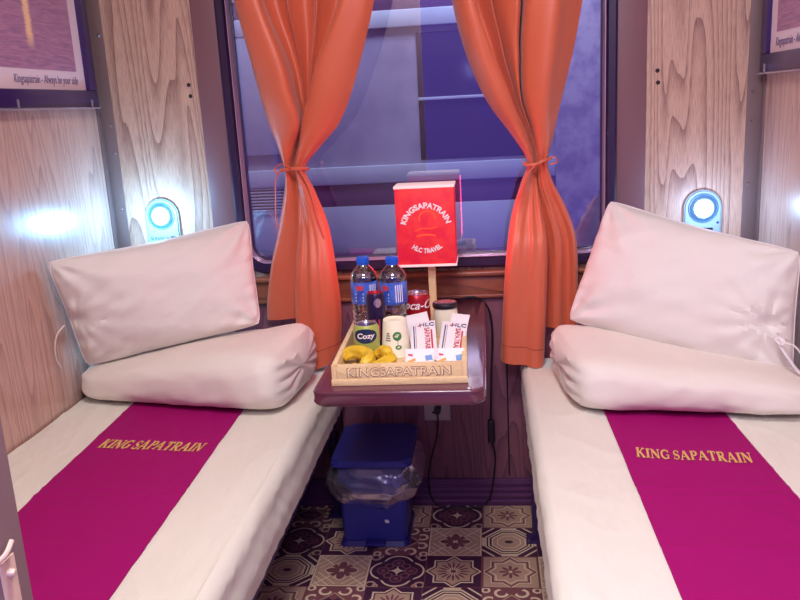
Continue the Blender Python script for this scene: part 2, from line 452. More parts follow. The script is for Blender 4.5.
T = .156
bm = bmesh.new(); uv = bm.loops.layers.uv.new('UVMap')
known = {(0, 0): 1, (1, 0): 0, (2, 0): 4, (3, 0): 0, (0, 1): 2, (1, 1): 5, (2, 1): 1, (3, 1): 3, (0, 2): 1, (1, 2): 4, (2, 2): 2, (3, 2): 0,
         (-1, 2): 3, (4, 2): 1, (0, 3): 5, (1, 3): 2, (2, 3): 3, (3, 3): 5, (-1, 1): 4, (-1, 3): 0, (4, 0): 1, (4, 1): 2}
for i in range(-6, 9):
    for j in range(0, 18):
        x = -.2407+i*T; y = -T/2-j*T+.004
        hx = T/2
        x0, x1 = max(x-hx, -1.0), min(x+hx, 1.0)
        vs = [bm.verts.new(c) for c in ((x-hx, y-hx, 0), (x+hx, y-hx, 0), (x+hx, y+hx, 0), (x-hx, y+hx, 0))]
        f = bm.faces.new(vs); f.material_index = known.get((i, j), (i*7+j*5+i*j*3) % 6)
        for l, c in zip(f.loops, ((0, 0), (1, 0), (1, 1), (0, 1))): l[uv].uv = c
box(bm, (0, -1.35, -.02), (2.5, 2.9, .036), mi=6)
structure('floor', bm, M_tiles, smooth=False)

def wall_hole(x0, x1, z0, z1, hx0, hx1, hz0, hz1, y0, y1):
    bm = bmesh.new()
    for a, b, c, d in ((x0, hx0, z0, z1), (hx1, x1, z0, z1), (hx0, hx1, z0, hz0), (hx0, hx1, hz1, z1)):
        bx(a, b, y0, y1, c, d, bm=bm)
    return bm
WX0, WX1, WZ0, WZ1 = -.562, .557, .778, 1.72
structure('wall_back', wall_hole(-1, 1, .72, 2.3, WX0+.012, WX1-.012, WZ0+.012, WZ1-.012, 0, .06), M_wall, smooth=False)
structure('wall_back_lower', bx(-1, 1, 0, .06, -.0, .72), M_lowwall, smooth=False)
structure('wall_left', bx(-1, -W, -2.0, 0, 0, 2.3), M_wall_side, smooth=False)
structure('wall_right', bx(W, 1, -2.0, 0, 0, 2.3), M_wall_side, smooth=False)
structure('ceiling', bx(-1, 1, -2.0, .06, 2.3, 2.34), M_ceiling, smooth=False)
b = bmesh.new(); box(b, (0, -.006, .046), (1.9, .012, .092), .002)
for k in range(4): box(b, (0, -.0135, .016+.021*k), (1.9, .006, .012), .002)
structure('baseboard_back', b, M_base)
# lower wall joints
b = bx(-.29, -.284, -.002, .001, .1, .69)
for x in (-.6, .235, .62): bx(x, x+.005, -.002, .001, .1, .69, bm=b)
structure('trim_1', b, M_hole)
# corner strips
def corner(n, s):
    b = bmesh.new()
    box(b, (s*(W-.021), -.002, 1.53), (.042, .004, 1.54), .001)
    box(b, (s*(W-.002), -.014, 1.53), (.004, .024, 1.54), .001)
    o = structure('trim_%d' % n, b, M_strip)
    for z in (.99, 1.24, 1.5, 1.16):
        s_ = lathe([(0, .0016), (.003, .0014), (.0042, 0)], 12)
        place(s_, Matrix.Translation((s*(W-.03), -.004, z)) @ Matrix.Rotation(R(90), 4, 'X'))
        link('screw', s_, M_screw, o)
corner(2, -1); corner(3, 1)
for n, (x0, x1) in ((4, (-.637, WX0+.004)), (5, (WX1-.004, .637))):
    structure('trim_%d' % n, bx(x0, x1, -.010, 0, .765, 2.3, .003), M_pillar)
b = bx(-.637, .637, -.010, 0, 1.70, 1.9, .003); structure('trim_6', b, M_pillar)
# old screw holes in the wood each side
for n, s in ((7, -1), (8, 1)):
    b = bmesh.new()
    for dx, dz in ((0, 0), (.002, -.032)):
        q = lathe([(0, .001), (.005, .0008), (.006, 0)], 12)
        place(q, Matrix.Translation((s*.668+dx, 0, (1.31 if s > 0 else 1.345)+dz)) @ Matrix.Rotation(R(90), 4, 'X')); join(b, q)
    structure('trim_%d' % n, b, M_hole)
# sill
b = bx(-W, W, -.016, 0, .69, .752, .003)
bx(-W, W, -.034, 0, .752, .768, .006, 3, bm=b); bx(-W, W, -.020, 0, .684, .694, .003, bm=b)
structure('trim_9', b, M_sill, label='stained wooden sill board under the window')

# window: gasket frame with round corners, lip, pane
def rrect(x0, x1, z0, z1, r, n=8):
    p = []
    for cx, cz, a in ((x1-r, z1-r, 0), (x0+r, z1-r, 90), (x0+r, z0+r, 180), (x1-r, z0+r, 270)):
        for k in range(n+1): p.append((cx+r*cos(R(a+90*k/n)), cz+r*sin(R(a+90*k/n))))
    return p
def ring(prof, x0, x1, z0, z1, r):
    """prof: list of (inset, y) swept round a rounded rectangle"""
    bm = bmesh.new(); L = []
    for ins, y in prof:
        L.append([bm.verts.new((x, y, z)) for x, z in rrect(x0+ins, x1-ins, z0+ins, z1-ins, max(r-ins, .008))])
    for a, b_ in zip(L, L[1:]):
        n = len(a)
        for i in range(n): bm.faces.new((a[i], a[(i+1) % n], b_[(i+1) % n], b_[i]))
    return bm
win = bpy.data.objects.new('window_1', None); COL.objects.link(win); win.location = (0, 0, WZ0); win['kind'] = 'structure'
def child(name, bm, m, parent, **k):
    """mesh built in world coordinates, hung on a parent that may have been moved"""
    M = Matrix.LocRotScale(parent.location, parent.rotation_euler, None) if parent.type == 'EMPTY' or parent.location.length else Matrix.Identity(4)
    p = parent.parent
    while p:
        M = Matrix.LocRotScale(p.location, p.rotation_euler, None) @ M; p = p.parent
    bmesh.ops.transform(bm, matrix=M.inverted(), verts=bm.verts)
    return link(name, bm, m, parent, **k)
child('window_frame', ring([(0, .02), (0, -.018), (.006, -.024), (.024, -.024), (.030, -.016), (.030, .03)], WX0, WX1, WZ0, WZ1, .085), M_rubber, win)
child('frame_lip', ring([(.030, -.010), (.031, -.018), (.033, -.018), (.0345, -.010), (.036, .012), (.036, .03)], WX0, WX1, WZ0, WZ1, .085), M_lip, win)
pts = rrect(WX0+.036, WX1-.036, WZ0+.036, WZ1-.036, .05)
b = prism(pts, .005, M=Matrix.Translation((0, .028, 0)) @ Matrix.Rotation(R(90), 4, 'X'))
child('glass_pane', b, M_pane, win, smooth=False)
child('inner_gasket', ring([(.034, .012), (.040, .014), (.040, .026)], WX0, WX1, WZ0, WZ1, .085), M_rubber, win)

# door leaf at the compartment entrance
door = bpy.data.objects.new('door_1', None); COL.objects.link(door); door.location = (-.5, -1.93, 0); door['kind'] = 'structure'
DX = -.1255
child('door_leaf', bx(-.93, DX, -1.95, -1.915, .01, 2.1, .003), M_door, door)
child('latch_plate', bx(DX, DX+.0012, -1.9465, -1.930, .86, .981, .0005), M_brass, door, label='metal latch plate')
b = lathe([(0, .014), (.006, .013), (.009, .008), (.009, 0)], 16); place(b, Matrix.Scale(.35, 4)); place(b, Matrix.Translation((DX+.001, -1.9385, .971)) @ Matrix.Rotation(R(90), 4, 'Y'))
child('latch_knob', b, M_brass, door)
child('door_handle', tube([(DX+.001, -1.9475, .984), (DX+.004, -1.942, .987), (DX+.004, -1.934, .992)], .0018), M_brass, door)

# ------------------------------------------------------------------ neighbouring carriage outside
Y = 1.0
car = empty('railway_carriage', (0, Y, -.6), 'blue banded railway carriage standing on the next track outside the window', 'railway carriage')
C_l = mat('carriage_light_blue', lin(206, 214, 206), .45, vary=(3, lin(188, 194, 190)))
C_m = mat('carriage_mid_blue', lin(176, 170, 178), .5, vary=(5, lin(150, 146, 160)))
C_d = mat('carriage_dark_band', lin(110, 74, 104), .5)
C_p = mat('carriage_weathered_panel', lin(204, 196, 186), .6, vary=(14, lin(160, 148, 156)))
C_g = mat('carriage_window_dark', lin(56, 42, 72), .15, spec=.5)
child('body_side', bx(-2.2, 2.2, Y, Y+.1, -.6, 2.6), C_m, car)
child('lower_panel', bx(-2.2, .47, Y-.012, Y, .655, .852, .002), C_l, car)
child('dark_band', bx(-2.2, .47, Y-.01, Y, .852, .944, .002), C_d, car)
child('light_band', bx(-2.2, .47, Y-.02, Y, .944, 1.017, .004), C_l, car)
child('light_band', bx(-2.2, .47, Y-.02, Y, 1.556, 1.622, .004), C_l, car)
child('dark_band', bx(-2.2, .47, Y-.01, Y, 1.622, 1.69, .002), C_d, car)
child('light_band', bx(-2.2, .47, Y-.02, Y, 1.69, 1.76, .004), C_l, car)
child('sole_bar', bx(-2.2, 2.2, Y-.03, Y, .3, .655, .004), C_d, car)
child('weathered_panel', bx(.47, 1.1, Y-.03, Y, .6, 2.4, .004), C_p, car)
w = child('carriage_window', bx(-.075, .43, Y-.006, Y, 1.03, 1.53, .004), C_g, car)
child('window_bar', bx(-.075, .43, Y-.016, Y-.006, 1.268, 1.280, .002), C_l, w)
b = bmesh.new()
for k in range(13): box(b, (-.82, Y-.012, .835+k*.013), (.36, .008, .006), .001, rot=None)
child('louvre', b, C_l, car)
child('side_panel', bx(-.95, -.62, Y-.016, Y, 1.08, 1.62, .004), mat('carriage_grey_panel', lin(170, 178, 184), .5), car)

# ------------------------------------------------------------------ berths, mattresses, runners
def nz(x, y, z=0): return noise.noise(Vector((x, y, z)))
ZB = .508
def berth(s, label):
    t = empty('berth', (s*.61, -.96, 0), label, 'berth', 'berths either side of the table')
    xa, xb = s*.29, s*.945
    child('base_board', bx(min(xa, xb), max(xa, xb), -1.90, -.03, .325, .357, .004), M_frame_dark, t)
    child('side_rail', bx(min(s*.300, s*.325), max(s*.300, s*.325), -1.90, -.03, .285, .345, .004), M_frame_dark, t)
    for y in ((-.215, -1.0, -1.8) if s > 0 else (-.07, -1.2, -1.8)):
        b = bx(s*.307-.011, s*.307+.011, y-.011, y+.011, .004, .30, .003)
        l = child('leg', b, M_frame_dark, t)
        b = bx(s*.307-.028, s*.307+.028, y-.028, y+.028, .0005, .006, .002)
        f = child('foot_plate', b, M_frame_dark, l)
        q = lathe([(0, .004), (.005, .003), (.006, 0)], 10); place(q, Matrix.Translation((s*.307-s*.02, y-.018, .006))); child('bolt', q, M_screw, f)
    return t
berth(-1, 'dark steel berth frame under the left mattress'); berth(1, 'dark steel berth frame under the right mattress')
XE = {-1: .262, 1: .279}
def mat_top(s, x, y):
    r1 = max(0, 1-abs(nz(x*5.5+y*2.2+s*7, y*2.4-x*2))*5)**2; r2 = max(0, 1-abs(nz(x*9-y*4+s*3, y*4+x*3, 6))*6)**2
    inner = min(max((abs(x)-XE[s]-.02)/.05, 0), 1)
    return ZB-.003+.0022*nz(x*9+s*3, y*4)+inner*(.0024*r1+.0016*r2)
def mattress(s, label):
    xe = XE[s]; prof = []
    # cross profile from the wall over the top to the aisle hem
    n = 90; P_ = []
    for k in range(n+1): P_.append((.942-(.942-xe-.03)*k/n, ZB, 0))
    for k in range(1, 8):
        a = R(90*k/8); P_.append((xe+.03-.03*sin(a), ZB-.03+.03*cos(a), k/8))
    for k in range(0, 9): P_.append((xe+.002*sin(k), ZB-.03-.118*k/8, 1))
    P_.append((xe+.008, .358, 1)); P_.append((xe+.03, .3585, 1))
    def f(u, v):
        i = min(int(round(u*(len(P_)-1))), len(P_)-1)
        x, z, e = P_[i]; y = -.03-v*1.88
        if e == 0: z = mat_top(s, s*x, y)
        w = .002*nz(y*7+z*9+s*5, z*5)+.003*nz(y*34+z*40, z*9, 2) if e >= 1 else .003*e*nz(y*13, z*8)
        if i > len(P_)-3: w *= .3
        rr = min((v)/.02, (1-v)/.02, 1)
        if rr < 1: z -= (1-math.sqrt(max(0, 1-(1-rr)**2)))*.02 if z > .4 else 0
        xx = x+w*.9
        if z < .42: xx += (.42-z)*.09
        return Vector((s*xx, y, z))
    bm, g = grid(f, len(P_)-1, 260)
    # close: ends, wall side and underside
    bot = [[bm.verts.new((s*.942, -.03-1.88*j/260, .3585)) for j in range(261)]]
    for j in range(260):
        bm.faces.new((g[0][j], g[0][j+1], bot[0][j+1], bot[0][j])); bm.faces.new((g[-1][j+1], g[-1][j], bot[0][j], bot[0][j+1]))
    bm.faces.new([r[0] for r in g]+[bot[0][0]]); bm.faces.new([r[-1] for r in g][::-1]+[bot[0][-1]])
    bmesh.ops.recalc_face_normals(bm, faces=bm.faces)
    o = link('mattress', bm, M_sheet, label=label, category='mattress', group='sheeted berth mattresses')
    return o
mattress(-1, 'mattress in a white fitted sheet on the left berth'); mattress(1, 'mattress in a white fitted sheet on the right berth')

def runner(s, A, B, yend, label, tdef, tl):
    """A = x pair at y=-.34, B = x pair at yend"""
    def f(u, v):
        y = -.34+(yend+.34)*v
        xa = A[0]+(B[0]-A[0])*v; xb = A[1]+(B[1]-A[1])*v
        x = xa+(xb-xa)*u
        cr = sum(.0030*math.exp(-((y-c)/.008)**2) for c in (-.90, -.935, -1.12, -1.45))
        return Vector((x, y, mat_top(s, x, y)+.0035+cr*(.6+.4*nz(x*8, y))))
    bm, g = grid(f, 44, 240)
    bmesh.ops.recalc_face_normals(bm, faces=bm.faces)
    if bm.faces[:][0].normal.z < 0: bmesh.ops.reverse_faces(bm, faces=bm.faces)
    solidify(bm, .0022)
    o = link('bed_runner', bm, M_runner, label=label, category='bed runner', group='magenta bed runners')
    (x0, y0), (x1, y1), h = tdef
    d = Vector((x1-x0, y1-y0, 0)); b = serif_bm('KING SAPATRAIN', d.length, h, .0012)
    c = Vector(((x0+x1)/2, (y0+y1)/2, ZB+.006)); M = frame(c, d, (-d.y, d.x, 0))
    place(b, M)
    for v in b.verts: v.co.z = mat_top(s, v.co.x, v.co.y)+.0048+(v.co.z-c.z)
    link('embroidered_lettering', b, M_gold, o, smooth=False, label=tl)
runner(-1, (-.780, -.457), (-.716, -.412), -1.88, 'magenta runner cloth embroidered in gold on the left bed', ((-.735, -.695), (-.478, -.720), .046), 'gold serif name')
runner(1, (.458, .730), (.478, .785), -1.88, 'magenta runner cloth embroidered in gold on the right bed', ((.489, -.768), (.716, -.796), .046), 'gold serif name')

# ------------------------------------------------------------------ pillows and folded duvets
def pillow(TL, TR, BL, BR, thick, seed, mirror, label, ties, front_dir, cinch=(0, 0, 0)):
    TL, TR, BL, BR = map(Vector, (TL, TR, BL, BR))
    nrm = (TR-BL).cross(TL-BR).normalized()
    if nrm.dot(Vector(front_dir)) < 0: nrm.negate()
    def base(u, v):   # u,v in -1..1
        a, b_ = (u+1)/2, (v+1)/2
        p = (BL*(1-a)+BR*a)*(1-b_)+(TL*(1-a)+TR*a)*b_
        # edges bow in a little between the ears
        c = (TL+TR+BL+BR)/4
        ex = (1-u*u)*abs(v)**3; ey = (1-v*v)*abs(u)**3
        p = p+(c-p)*((.06 if v > 0 else .01)*ex+.02*ey+.035*(abs(u)*abs(v))**9)
        return p
    def disp(u, v):
        d = .006*nz(u*2.1+seed, v*2.3)+.0035*nz(u*5+seed, v*5, 1)
        # creases that run out of the corners and along the short ends
        for cu, cv in ((-1, -1), (1, -1), (-1, 1), (1, 1)):
            dx, dy = u-cu, (v-cv)*.7; r = math.hypot(dx, dy); a = math.atan2(dy, dx)
            d += .006*math.exp(-(r/.5)**2)*sin(a*11+seed)*min(r*4, 1)
        cu, cv, ca = cinch
        dx, dy = u-cu, (v-cv)*.7; r = math.hypot(dx, dy); a = math.atan2(dy, dx)
        d += ca*(.011*math.exp(-(r/.42)**2)*(abs(sin(a*6+seed))-.6)*min(r*7, 1)-.018*math.exp(-(r/.07)**2))
        d += .005*nz((u+v)*1.1+seed, (u-v)*4.2)
        eu = math.exp(-((1-abs(u))/.22)**2)
        d += .008*eu*nz(v*7, u*2+seed, 5)
        return d
    def side(sg):
        def f(i, j):
            u, v = i*2-1, j*2-1
            u = sin(u*PI/2); v = sin(v*PI/2)
            pr = max((1-abs(u)**3.0)*(1-abs(v)**2.4), 0)**.5
            t = thick*pr*(1 if sg > 0 else .8)
            k = min(pr*3, 1)
            return base(u, v)+nrm*sg*(t+disp(u, v)*k*sg)+nrm*.004*sin(u*9+seed)*(1-min(pr*2, 1))
        return f
    bm, _ = grid(side(1), 70, 50); grid(side(-1), 70, 50, bm)
    bmesh.ops.remove_doubles(bm, verts=bm.verts, dist=.0006)
    bmesh.ops.recalc_face_normals(bm, faces=bm.faces)
    o = link('pillow', bm, M_pillow, label=label, category='pillow', group='white pillows leaning by the window')
    for p in o.data.polygons: p.use_smooth = True
    path = []
    N_ = 24
    for k in range(N_): path.append(base(-1+2*k/N_, 1))
    for k in range(N_): path.append(base(1, 1-2*k/N_))
    for k in range(N_): path.append(base(1-2*k/N_, -1))
    for k in range(N_+1): path.append(base(-1, -1+2*k/N_))
    path = [p+nrm*.004*nz(p.x*20, p.z*20) for p in path]
    link('piping', tube(path, .0024, 6, smooth_path=False), M_tie, o)
    for t in ties: link('tie_string', tube(t, .0042, 6, flat=.4), M_tie, o, label='loose white tie')
    return o
pillow((-.936, -.445, .914), (-.500, -.085, .955), (-.915, -.36, .602), (-.452, -.225, .676), .088, 1.3, 1,
       'plump white pillow leaning in the left corner by the wooden wall',
       [[(-.920, -.43, .740), (-.934, -.445, .722), (-.941, -.455, .690), (-.940, -.458, .655), (-.933, -.456, .632)]], (.4, -.8, .3), (-.93, -.1, .8))
pillow((.528, -.08, .970), (.930, -.400, .868), (.400, -.205, .660), (.915, -.435, .552), .090, 4.1, -1,
       'plump white pillow leaning in the right corner with its open end tied',
       [[(.86, -.475, .67), (.875, -.505, .64), (.90, -.515, .605), (.93, -.505, .59)],
        [(.86, -.475, .67), (.89, -.500, .665), (.912, -.505, .63), (.92, -.50, .59)],
        [(.855, -.48, .675), (.863, -.492, .667), (.871, -.484, .672), (.863, -.476, .678), (.855, -.48, .675)]], (-.4, -.8, .3), (.80, -.25, 1.2))

def duvet(s, fl, fr, rl, rr, hl, hr, label, seed, inner):
    """folded duvet: quad footprint (front-left, front-right, rear-left, rear-right), height left/right; layered folds show at the inner end"""
    FL, FR, RL, RR = (Vector((*p, 0)) for p in (fl, fr, rl, rr))
    def pt(u, a):
        # u along (0..1); a angle round the cross-section
        w = 2*u-1
        ca, sa = cos(a), sin(a)
        e = .44
        cx = math.copysign(abs(ca)**e, ca); cz = math.copysign(abs(sa)**(.72), sa)
        end = max(0, 1-abs(w)**13)**.5*.86+.14
        end2 = max(0, 1-abs(w)**14)**.5
        y = .5+.5*cx*end
        fr_ = FL.lerp(FR, u); re = RL.lerp(RR, u); p = re.lerp(fr_, y)
        h = (hl+(hr-hl)*u)
        h *= 1+.07*nz(u*3+seed, y*2)-.05*abs(w)**3
        zc = ZB+.007+h*.46
        z = zc+cz*(h*.5)*(end*.9+.1*end2)
        if z < ZB+.007: z = ZB+.007
        bul = .006*nz(u*4+seed, sa*1.3, ca)+.003*nz(u*13+seed, sa*3, ca*3)+.004*math.exp(-((1-abs(w))/.15)**2)*sin(a*7+u*20+seed)
        p = Vector((p.x, p.y, z)); d = Vector((0, -cx, cz*.6))
        if z > ZB+.012: p += d*bul
        # layer grooves on the inner end
        we = w if inner > 0 else -w
        if we > .88:
            g = (we-.88)/.12; p.x -= inner*g*.012*(.5+.5*sin(z*210+seed))
        return p
    bm, g = grid(lambda i, j: pt(i, 2*PI*j), 90, 72)
    bmesh.ops.remove_doubles(bm, verts=bm.verts, dist=.0002)
    bmesh.ops.holes_fill(bm, edges=[e for e in bm.edges if e.is_boundary])
    bmesh.ops.recalc_face_normals(bm, faces=bm.faces)
    o = link('folded_duvet', bm, M_duvet, label=label, category='duvet', group='folded white duvets')
    for p in o.data.polygons: p.use_smooth = True
    return o
duvet(-1, (-.945, -.405), (-.318, -.545), (-.94, -.15), (-.280, -.165), .090, .186, 'folded white duvet lying across the left bed below its pillow', 2.2, 1)
duvet(1, (.375, -.540), (.942, -.600), (.335, -.13), (.935, -.24), .150, .084, 'folded white duvet lying across the right bed below its pillow', 5.7, -1)

# ------------------------------------------------------------------ curtains
def interp(keys, z):
    """keys: list of (z, v1, v2 ...) from top to bottom; smooth Hermite curve through them"""
    if z >= keys[0][0]: return keys[0][1:]
    n = len(keys)
    for q in range(n-1):
        a, b_ = keys[q], keys[q+1]
        if z >= b_[0]:
            h = b_[0]-a[0]; t = (z-a[0])/h
            p, r = keys[max(q-1, 0)], keys[min(q+2, n-1)]
            out = []
            for k in range(1, len(a)):
                m0 = (b_[k]-p[k])/(b_[0]-p[0])*h; m1 = (r[k]-a[k])/(r[0]-a[0])*h
                if k >= 5: m0 *= .5; m1 *= .5
                out.append((2*t**3-3*t*t+1)*a[k]+(t**3-2*t*t+t)*m0+(3*t*t-2*t**3)*b_[k]+(t**3-t*t)*m1)
            return tuple(out)
    return keys[-1][1:]
def curtain(keys, patterns, zt, zbot, label, ztop, seed, ties, knot, hem=None):
    """keys: (z, left x, right x, fold depth, y centre, w0..wn pattern weights);  patterns: same-length lists of (x fraction, y -1..1)"""
    n = len(patterns[0]); NS = 6
    def row(z, s_extra=None):
        k = interp(keys, z); xl, xr, dp, yc = k[:4]; ws = k[4:]
        pts = []
        for i in range(n):
            x = sum(w*p[i][0] for w, p in zip(ws, patterns)); y = sum(w*p[i][1] for w, p in zip(ws, patterns))
            pts.append(Vector((xl+(xr-xl)*x, yc+dp*y, 0)))
        return crom(pts, NS)
    NR = 120; NC = (n-1)*NS
    bm = bmesh.new(); G = []
    for j in range(NR+1):
        v = j/NR; r = []
        for i in range(NC+1):
            s = i/NC; zb = zbot(s)
            z = ztop+(zt-ztop)*(v/.55) if v < .55 else zt+(zb-zt)*((v-.55)/.45)
            p = row(z)[i].copy() if False else None
            r.append((s, z, i))
        G.append(r)
    cache = {}
    V = []
    for r in G:
        q = []
        for s, z, i in r:
            key = round(z, 4)
            if key not in cache: cache[key] = row(z)
            p = cache[key][i]
            a = min(abs(z-zt)/.12, 1)
            wob = .003*a*nz(s*9+seed, z*3)+.002*a*nz(s*20+seed, z*7, 3)
            q.append(bm.verts.new((p.x+.4*wob, p.y+wob*1.6, z+.003*nz(s*12, z*3, seed))))
        V.append(q)
    for j in range(NR):
        for i in range(NC): bm.faces.new((V[j][i], V[j+1][i], V[j+1][i+1], V[j][i+1]))
    hp = [V[NR-5][i].co+Vector((0, -.0006, 0)) for i in range(int(hem[0]*NC), int(hem[1]*NC)+1)]
    bmesh.ops.recalc_face_normals(bm, faces=bm.faces)
    solidify(bm, .0016)
    o = link('curtain', bm, M_curtain, label=label, category='curtain', group='orange satin curtains')
    for p in o.data.polygons: p.use_smooth = True
    link('hem_stitching', tube(hp, .0012, 5, smooth_path=False), M_hem, o)
    tb = link('tieback', tube(knot, .0062, 8, flat=.8), M_curtain, o, label='knotted orange tieback')
    for t in ties: link('tie_end', tube(t, .0038, 6, flat=.5), M_curtain, tb)
    return o
# ---- left curtain.  pattern 0: open top (left leaf, recess with small folds, right leaf)
pA = [(0, 0), (.03, -.6), (.1, -.95), (.18, -1), (.21, -.8), (.205, -.2), (.19, .4), (.25, .8), (.33, .6), (.36, .2), (.38, .5), (.45, .9), (.52, .7), (.56, .3), (.60, .6), (.70, .9),
      (.78, .6), (.765, 0), (.76, -.7), (.80, -1), (.88, -.95), (.95, -.9), (1, -.6)]
pM = [(0, 0), (.06, -.5), (.2, -.8), (.36, -1), (.45, -.9), (.46, -.3), (.45, .3), (.455, .6), (.46, .7), (.465, .6), (.47, .7), (.475, .8), (.48, .7), (.485, .6), (.49, .6), (.49, .6),
      (.49, .3), (.485, 0), (.48, -.4), (.55, -.7), (.7, -.8), (.87, -.6), (1, -.2)]
pB = [(0, .4), (.05, -.3), (.15, -.9), (.28, -.6), (.33, 0), (.36, .3), (.38, .4), (.39, .6), (.41, .5), (.42, .2), (.44, 0), (.45, .2), (.46, .5), (.47, .6), (.48, .3), (.49, 0), (.50, -.2),
      (.52, -.2), (.56, -.5), (.65, -.9), (.78, -.7), (.88, -.9), (1, -.2)]
# spread below the tie: back leaf at left, front leaf overlapping at right
pC = [(0, .6), (.05, .35), (.18, .3), (.32, .4), (.45, .6), (.54, .8), (.56, .8), (.55, .6), (.52, .4), (.48, .2), (.445, 0), (.43, -.3), (.44, -.6), (.48, -.8), (.53, -.9), (.58, -.85),
      (.63, -.9), (.69, -1), (.76, -1), (.83, -.95), (.9, -.8), (.96, -.6), (1, -.2)]
def zbL(s):
    if s < .42: return .645+.006*sin(s*9)
    return .645-(.130)*min((s-.42)/.12, 1)+.02*max(0, (s-.8)/.2)
curtain([(1.75, -.50, -.055, .075, -.110, 1, 0, 0, 0), (1.56, -.475, -.077, .075, -.110, 1, 0, 0, 0), (1.32, -.432, -.158, .070, -.105, .35, .65, 0, 0), (1.215, -.412, -.212, .058, -.095, 0, 1, 0, 0),
         (1.15, -.397, -.275, .040, -.084, 0, .5, .5, 0), (1.095, -.386, -.322, .026, -.075, 0, 0, 1, 0), (1.03, -.394, -.300, .026, -.075, 0, 0, .6, .4), (.93, -.420, -.268, .028, -.075, 0, 0, .15, .85),
         (.80, -.456, -.250, .048, -.094, 0, 0, 0, 1), (.66, -.478, -.243, .052, -.098, 0, 0, 0, 1), (.48, -.470, -.262, .052, -.098, 0, 0, 0, 1)],
        [pA, pM, pB, pC], 1.095, zbL, 'orange satin curtain tied back on the left side of the window', 1.75, 3.3,
        [[(-.385, -.115, 1.095), (-.40, -.12, 1.07), (-.406, -.12, 1.02), (-.410, -.12, .965), (-.408, -.12, .93)],
         [(-.33, -.115, 1.09), (-.31, -.12, 1.05), (-.295, -.12, .99), (-.288, -.12, .95), (-.276, -.12, .905)],
         [(-.35, -.118, 1.095), (-.375, -.125, 1.112), (-.40, -.12, 1.10), (-.395, -.118, 1.08)]],
        [(-.392, -.07, 1.09), (-.388, -.105, 1.093), (-.36, -.112, 1.096), (-.33, -.110, 1.096), (-.317, -.09, 1.094), (-.32, -.06, 1.09)], (.54, 1))
pA2 = [(0, 0), (.03, -.6), (.09, -.95), (.15, -1), (.18, -.8), (.17, -.2), (.16, .2), (.20, .4), (.26, .1), (.30, -.2), (.31, .2), (.30, .5), (.36, .1), (.44, -.3), (.50, -.4), (.53, -.1),
       (.525, .7), (.54, .9), (.56, -.5), (.66, -.85), (.79, -1), (.88, -.5), (1, .1)]
pM2 = [(0, 0), (.05, -.6), (.14, -1), (.24, -1), (.33, -.8), (.33, -.2), (.32, .2), (.34, .4), (.37, .2), (.40, 0), (.41, .2), (.41, .4), (.42, .2), (.44, -.1), (.45, -.1), (.46, .1),
       (.46, .6), (.47, .7), (.49, -.3), (.58, -.8), (.76, -1), (.88, -.5), (1, .1)]
pC2 = [(0, -.2), (.01, -.6), (.06, -.95), (.14, -1), (.22, -.93), (.3, -.9), (.36, -.95), (.42, -1), (.48, -.95), (.53, -.8), (.56, -.5), (.55, -.1), (.52, .3), (.50, .6), (.54, .8), (.60, .7),
       (.66, .4), (.70, .3), (.76, .3), (.82, .6), (.88, .6), (.95, .3), (1, .6)]
def zbR(s):
    if s < .42: return .525-.055*s
    return .502+(.10)*min((s-.42)/.14, 1)
curtain([(1.75, .09, .50, .075, -.110, 1, 0, 0, 0), (1.52, .113, .458, .075, -.110, 1, 0, 0, 0), (1.38, .145, .432, .070, -.105, .55, .45, 0, 0), (1.25, .200, .400, .060, -.096, .05, .95, 0, 0),
         (1.15, .270, .377, .040, -.084, 0, .6, .4, 0), (1.083, .305, .362, .026, -.075, 0, 0, 1, 0), (1.03, .288, .374, .026, -.075, 0, 0, .6, .4), (.95, .262, .412, .028, -.075, 0, 0, .2, .8),
         (.86, .245, .440, .048, -.094, 0, 0, 0, 1), (.70, .230, .444, .052, -.098, 0, 0, 0, 1), (.48, .214, .440, .052, -.100, 0, 0, 0, 1)],
        [pA2, pM2, pB, pC2], 1.083, zbR, 'orange satin curtain tied back on the right side of the window', 1.75, 8.1,
        [[(.335, -.118, 1.085), (.31, -.122, 1.06), (.292, -.12, 1.03), (.275, -.12, .99)],
         [(.35, -.118, 1.085), (.375, -.125, 1.098), (.382, -.122, 1.082), (.365, -.118, 1.078)]],
        [(.298, -.07, 1.08), (.302, -.105, 1.078), (.325, -.114, 1.078), (.35, -.112, 1.088), (.366, -.09, 1.09), (.368, -.06, 1.088)], (0, .42))
# hems
rod = tube([(-.70, -.10, 1.765), (.70, -.10, 1.765)], .009, 12, smooth_path=False)
o = link('curtain_rod', rod, M_bracket, label='steel curtain rod above the window', category='curtain rod')
for x in (-.66, .66): link('rod_bracket', bx(x-.008, x+.008, -.11, -.009, 1.757, 1.775, .002), M_bracket, o)

